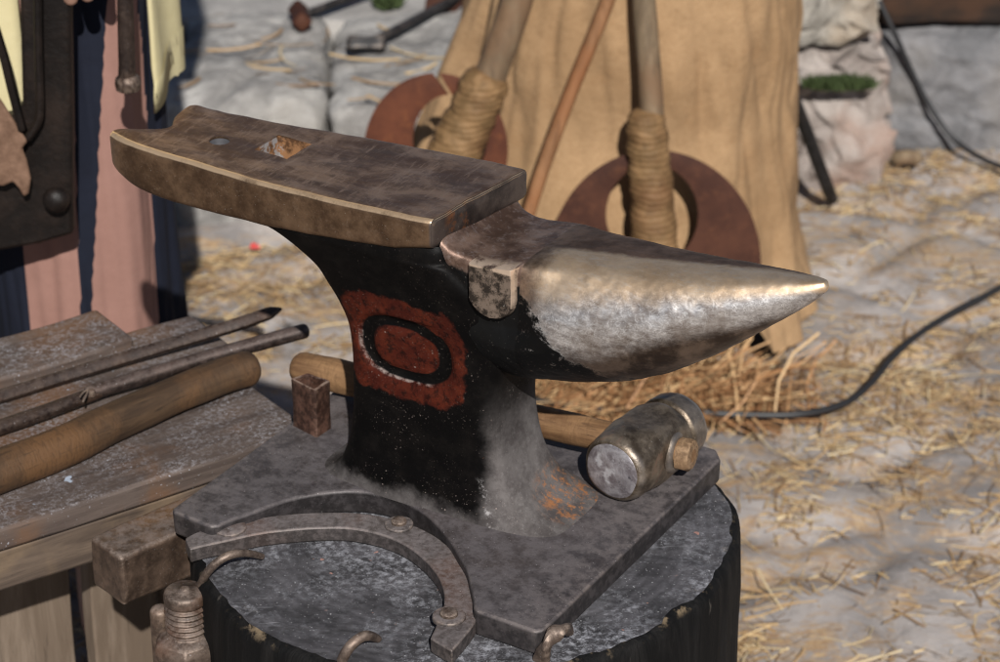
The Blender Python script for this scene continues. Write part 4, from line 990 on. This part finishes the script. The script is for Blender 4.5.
# ================================================================== PERSON AT THE LEFT
PX = W(75, 180, 2.42).x
PER = thing('person', 'person in pink and navy striped trousers and yellow tunic standing behind the bench', 'person', Vector((PX - .11, 2.46, 0)))
lx, rx_ = PX, PX - .235
mx = (lx + rx_) / 2
verts = [(mx, 2.47, .95), (mx, 2.47, 1.12), (mx, 2.48, 1.30), (mx, 2.48, 1.45), (mx, 2.47, 1.53), (mx, 2.45, 1.60), (mx, 2.44, 1.68),
         (lx, 2.46, .88), (lx, 2.43, .50), (lx, 2.47, .10), (lx + .01, 2.36, .045), (lx + .015, 2.29, .03),
         (rx_, 2.46, .88), (rx_, 2.44, .50), (rx_, 2.47, .10), (rx_ - .01, 2.36, .045), (rx_ - .015, 2.29, .03),
         (mx + .17, 2.48, 1.42), (mx + .195, 2.46, 1.16), (mx + .17, 2.33, .93), (mx + .160, 2.29, .86),
         (mx - .17, 2.48, 1.42), (mx - .205, 2.47, 1.15), (mx - .205, 2.35, .93), (mx - .21, 2.32, .86)]
edges = [(0, 1), (1, 2), (2, 3), (3, 4), (4, 5), (5, 6), (0, 7), (7, 8), (8, 9), (9, 10), (10, 11), (0, 12), (12, 13), (13, 14), (14, 15), (15, 16), (3, 17), (17, 18), (18, 19), (19, 20), (3, 21), (21, 22), (22, 23), (23, 24)]
rad = [(.14, .11), (.13, .10), (.16, .11), (.13, .09), (.055, .055), (.075, .085), (.07, .08), (.085, .085), (.058, .058), (.042, .045), (.042, .035), (.035, .022), (.085, .085), (.058, .058), (.042, .045), (.042, .035), (.035, .022),
       (.055, .055), (.042, .042), (.03, .028), (.038, .022), (.055, .055), (.042, .042), (.03, .028), (.038, .022)]
for hx, hy, s in ((mx + .160, 2.29, 1), (mx - .21, 2.32, -1)):          # fingers and thumb of each hand
    root = 20 if s == 1 else 24
    for i, (dx, L) in enumerate(((-.024, .07), (-.008, .078), (.008, .074), (.024, .06))):
        a = len(verts); verts += [(hx + dx, hy - .015, .815), (hx + dx, hy - .025, .815 - L * .5), (hx + dx, hy - .005, .815 - L * .85)]
        edges += [(root, a), (a, a + 1), (a + 1, a + 2)]; rad += [(.009, .009), (.0085, .0085), (.0075, .0075)]
    a = len(verts); verts += [(hx - s * .042, hy - .02, .845), (hx - s * .046, hy - .038, .805)]; edges += [(root, a), (a, a + 1)]; rad += [(.011, .011), (.009, .009)]
me = bpy.data.meshes.new('body'); org = PER.location; me.from_pydata([tuple(Vector(v) - org) for v in verts], edges, []); me.materials.append(MAT['skin'])
body = bpy.data.objects.new('body', me); COL.objects.link(body); body.parent = PER
body.modifiers.new('skin', 'SKIN')
for i, r in enumerate(rad): me.skin_vertices[0].data[i].radius = r
me.skin_vertices[0].data[0].use_root = True
s_ = body.modifiers.new('sub', 'SUBSURF'); s_.levels = 2; s_.render_levels = 2
bake(body)
for p in body.data.polygons: p.use_smooth = True
bm = bmesh.new(); bmesh.ops.create_uvsphere(bm, u_segments=24, v_segments=14, radius=1)
for v in bm.verts: v.co = Vector((mx + v.co.x * .088, 2.455 + v.co.y * .10 + .01, 1.665 + v.co.z * .095)) + noise.noise_vector(v.co * 4) * .006
for v in list(bm.verts):
    if v.co.z < 1.66 and v.co.y < 2.46: bm.verts.remove(v)
obj('hair', bm, MAT['hair'], PER)
for ex in (-.03, .03):
    bm = bmesh.new(); bmesh.ops.create_uvsphere(bm, u_segments=12, v_segments=8, radius=.012); bm.transform(Matrix.Translation((mx + ex, 2.372, 1.632))); obj('eye', bm, MAT['linen'], PER)
bm = bmesh.new(); tube(bm, [Vector((mx, 2.372, 1.63)), Vector((mx, 2.352, 1.60)), Vector((mx, 2.362, 1.592))], [.008, .014, .008], 10); obj('nose', bm, MAT['skin'], PER)

def stripe_at(x, z):
    """1 where the cloth is navy; x across the front of the near leg"""
    d = x - lx; t = max(0, min(1, (.72 - z) / .40))
    a0 = .022 - .016 * t; a1 = .054 - .043 * t      # slanted navy stripe narrowing downwards
    if a0 < d < a1: return 1.0
    if d > .080 - .002 * t: return 1.0
    if -.098 < d < -.042 - .006 * t: return 1.0
    return 0.0
bm = bmesh.new(); lay = bm.verts.layers.float.new('stripe')
def leg(cx, mirror):
    rings = []; zs = [.09 + .81 * i / 90 for i in range(91)]
    for z in zs:
        ring = []; r = interp(z, [.09, .25, .45, .65, .9], [.088, .097, .096, .093, .10])
        for k in range(260):
            a = 2 * PI * k / 260; f = 1 + .12 * noise.noise(Vector((math.cos(a) * 2.6 + z * 1.5, math.sin(a) * 2.6, z * 2.6 + mirror * 7))) - .10 * max(0, .18 - abs(noise.noise(Vector((math.cos(a) * 3.5, math.sin(a) * 3.5 + z * 4, z * 3 + mirror))))) + .06 * noise.noise(Vector((math.cos(a) * 6, math.sin(a) * 6, z * 2.6)))
            x = cx + r * f * math.sin(a); y = 2.44 - r * f * math.cos(a)
            ring.append(Vector((x, y, z)))
        rings.append(ring)
    vv = loft(bm, rings, False, False)
    for ring in vv:
        for v in ring:
            x = v.co.x - (rx_ - lx if mirror else 0)
            v[lay] = stripe_at(x if not mirror else 2 * lx - x, v.co.z)
leg(lx, 0); leg(rx_, 1)
rings = []
for z in [.84 + .22 * i / 14 for i in range(15)]:
    rings.append([Vector((mx + .205 * math.sin(a), 2.465 - .135 * math.cos(a), z)) for a in [2 * PI * k / 120 for k in range(120)]])
vv = loft(bm, rings, False, False)
for ring in vv:
    for i, v in enumerate(ring): v[lay] = 1.0 if (i // 7) % 2 else 0.0
o = obj('trousers', bm, MAT['stripe'], PER, sharp=80); sm = o.modifiers.new('thick', 'SOLIDIFY'); sm.thickness = .003
# yellow tunic, open in front over the near leg
bm = bmesh.new(); tx = mx - .002
g0, g1 = W(21, 60, 2.32).x, W(139, 60, 2.34).x
def tunic_ring(z):
    out = []; rxx = interp(z, [.55, .95, 1.15, 1.45], [.228, .215, .19, .20]); ryy = interp(z, [.55, .95, 1.45], [.155, .15, .125])
    a0 = math.asin(max(-1, min(1, (g1 - tx) / rxx))); a1 = 2 * PI + math.asin(max(-1, min(1, (g0 - tx) / rxx)))
    if z > 1.0: a0 = math.asin(.05); a1 = 2 * PI - .02
    for k in range(150):
        a = a0 + (a1 - a0) * k / 149; f = 1 + .05 * noise.noise(Vector((math.cos(a) * 4, math.sin(a) * 4, z * 2)))
        zz = z
        if z < .60: zz = z + .02 * math.sin(a * 5) + (.045 if a > PI else .055) - (.03 if a > PI else 0)
        out.append(Vector((tx + rxx * f * math.sin(a), 2.465 - ryy * f * math.cos(a), zz)))
    return out
loft(bm, [tunic_ring(z) for z in [.55, .58, .61] + [.64 + .82 * i / 30 for i in range(31)]], False, False, False)
for s in (1, -1):
    tube(bm, [Vector((mx + s * .15, 2.48, 1.43)), Vector((mx + s * .18, 2.475, 1.32)), Vector((mx + s * .205, 2.465, 1.15)), Vector((mx + s * .195, 2.40, 1.03))], [.068, .062, .056, .052], 24, .05, 12, False)
o = obj('tunic', bm, MAT['linen'], PER, sharp=80); sm = o.modifiers.new('thick', 'SOLIDIFY'); sm.thickness = .003

# dark leather pouch hanging in front of the person
YP = 2.285
def wp(a, b, Y=YP): return W(a, b, Y)
PO = thing('leather_pouch', 'dark stiff leather pouch with torn rawhide flap hanging before the striped trousers', 'pouch', wp(30, 243))
def sheet(px, th, name, mat, Y, bulge=0.0):
    pts = [wp(a, b, Y) for a, b in px]; bm = bmesh.new(); n = Vector((0, -1, 0)); va = [bm.verts.new(p + n * th) for p in pts]; vb = [bm.verts.new(p - n * th) for p in pts]; k = len(pts)
    bm.faces.new(va); bm.faces.new(vb[::-1])
    for i in range(k): bm.faces.new((va[i], va[(i + 1) % k], vb[(i + 1) % k], vb[i]))
    o = obj(name, bm, MAT[mat], PO, sharp=40); mod_bevel(o, .004, 3, 40); return o
sheet([(20, -60), (72, -60), (72, 20), (74, 120), (74, 190), (75, 230), (40, 240), (0, 247), (-60, 252), (-60, 150), (-20, 120), (14, 112), (24, 100), (22, 30)], .010, 'panel', 'leather', 2.29)
pp = [wp(a, b, 2.268) for a, b in ((38, -60), (38, 20), (39, 70), (40, 105), (38, 122), (28, 138))]
bm = bmesh.new(); tube(bm, [Vector(p) for p in cr([tuple(p) for p in pp], 8)], .0042, 12); obj('rolled_edge', bm, MAT['leather'], PO)
pp = [wp(a, b, 2.262) for a, b in ((-40, -40), (-12, 10), (2, 50), (12, 90), (22, 128))]
bm = bmesh.new(); tube(bm, [Vector(p) for p in cr([tuple(p) for p in pp], 8)], .005, 10, 0, 30, True, lambda a, i: 1 + .4 * math.cos(2 * a)); obj('strap', bm, MAT['leather'], PO)
c = wp(56, 200, 2.268); bm = bmesh.new(); bmesh.ops.create_uvsphere(bm, u_segments=20, v_segments=12, radius=1)
for v in bm.verts: v.co = c + Vector((v.co.x * .013, v.co.y * .010, v.co.z * .013))
obj('boss', bm, MAT['leather'], PO)
sheet([(-60, 70), (-10, 84), (4, 104), (15, 122), (28, 141), (22, 148), (27, 160), (31, 178), (29, 193), (24, 197), (19, 188), (13, 181), (4, 186), (-8, 184), (-60, 196)], .003, 'rawhide_flap', 'rawhide', 2.262)
# hanging tool rod between the tunic panels
pp = [wp(a, b, 2.27) for a, b in ((121, -120), (124, -40), (126, 30), (127, 66), (127, 78))]
TL = thing('hanging_tool', 'dark round tool handle with knob end hanging in front of the striped trousers', 'tool', pp[-1])
bm = bmesh.new(); tube(bm, pp, [.0072, .0074, .0078, .008, .0085], 16, .02); obj('shaft', bm, MAT['rod'], TL)
c = wp(128, 83, 2.27); bm = bmesh.new(); lathe(bm, c, [(.006, -.009), (.0115, -.006), (.0125, 0), (.0115, .005), (.008, .008)], 20); obj('knob', bm, MAT['rod'], TL)

# ================================================================== CAMERA, LIGHT, WORLD
cam = bpy.data.cameras.new('camera'); co = bpy.data.objects.new('camera', cam); COL.objects.link(co); S.camera = co
co.location = CO; co.rotation_euler = (PI / 2 - PIT, 0, 0); cam.sensor_width = 36; cam.lens = 36 * FPX / 1000; cam.clip_end = 500; cam.clip_start = .05
cam.dof.use_dof = True; cam.dof.focus_distance = 1.86; cam.dof.aperture_fstop = 10.5; cam.dof.aperture_blades = 7
EL = math.radians(37.0); AZ = math.radians(7)       # sun behind the camera, a little above it
sd = Vector((math.sin(AZ) * math.cos(EL), -math.cos(AZ) * math.cos(EL), math.sin(EL)))
sun = bpy.data.lights.new('sun', 'SUN'); so_ = bpy.data.objects.new('sun', sun); COL.objects.link(so_); sun.energy = 5.0; sun.angle = math.radians(.6); sun.color = (1, .965, .915)
so_.rotation_euler = (-sd).to_track_quat('-Z', 'Y').to_euler(); so_.location = sd * 5
w = bpy.data.worlds.new('World'); S.world = w; w.use_nodes = True; nt = w.node_tree; bg = nt.nodes['Background']
sky = nt.nodes.new('ShaderNodeTexSky'); sky.sky_type = 'NISHITA'; sky.sun_disc = False; sky.air_density = .6; sky.dust_density = .6; sky.sun_elevation = EL; sky.sun_rotation = math.atan2(sd.x, sd.y)
nt.links.new(sky.outputs[0], bg.inputs[0]); bg.inputs[1].default_value = .05
S.cycles.filter_width = 1.0
S.view_settings.view_transform = 'Standard'; S.view_settings.look = 'None'; S.view_settings.exposure = .15; S.view_settings.gamma = 1
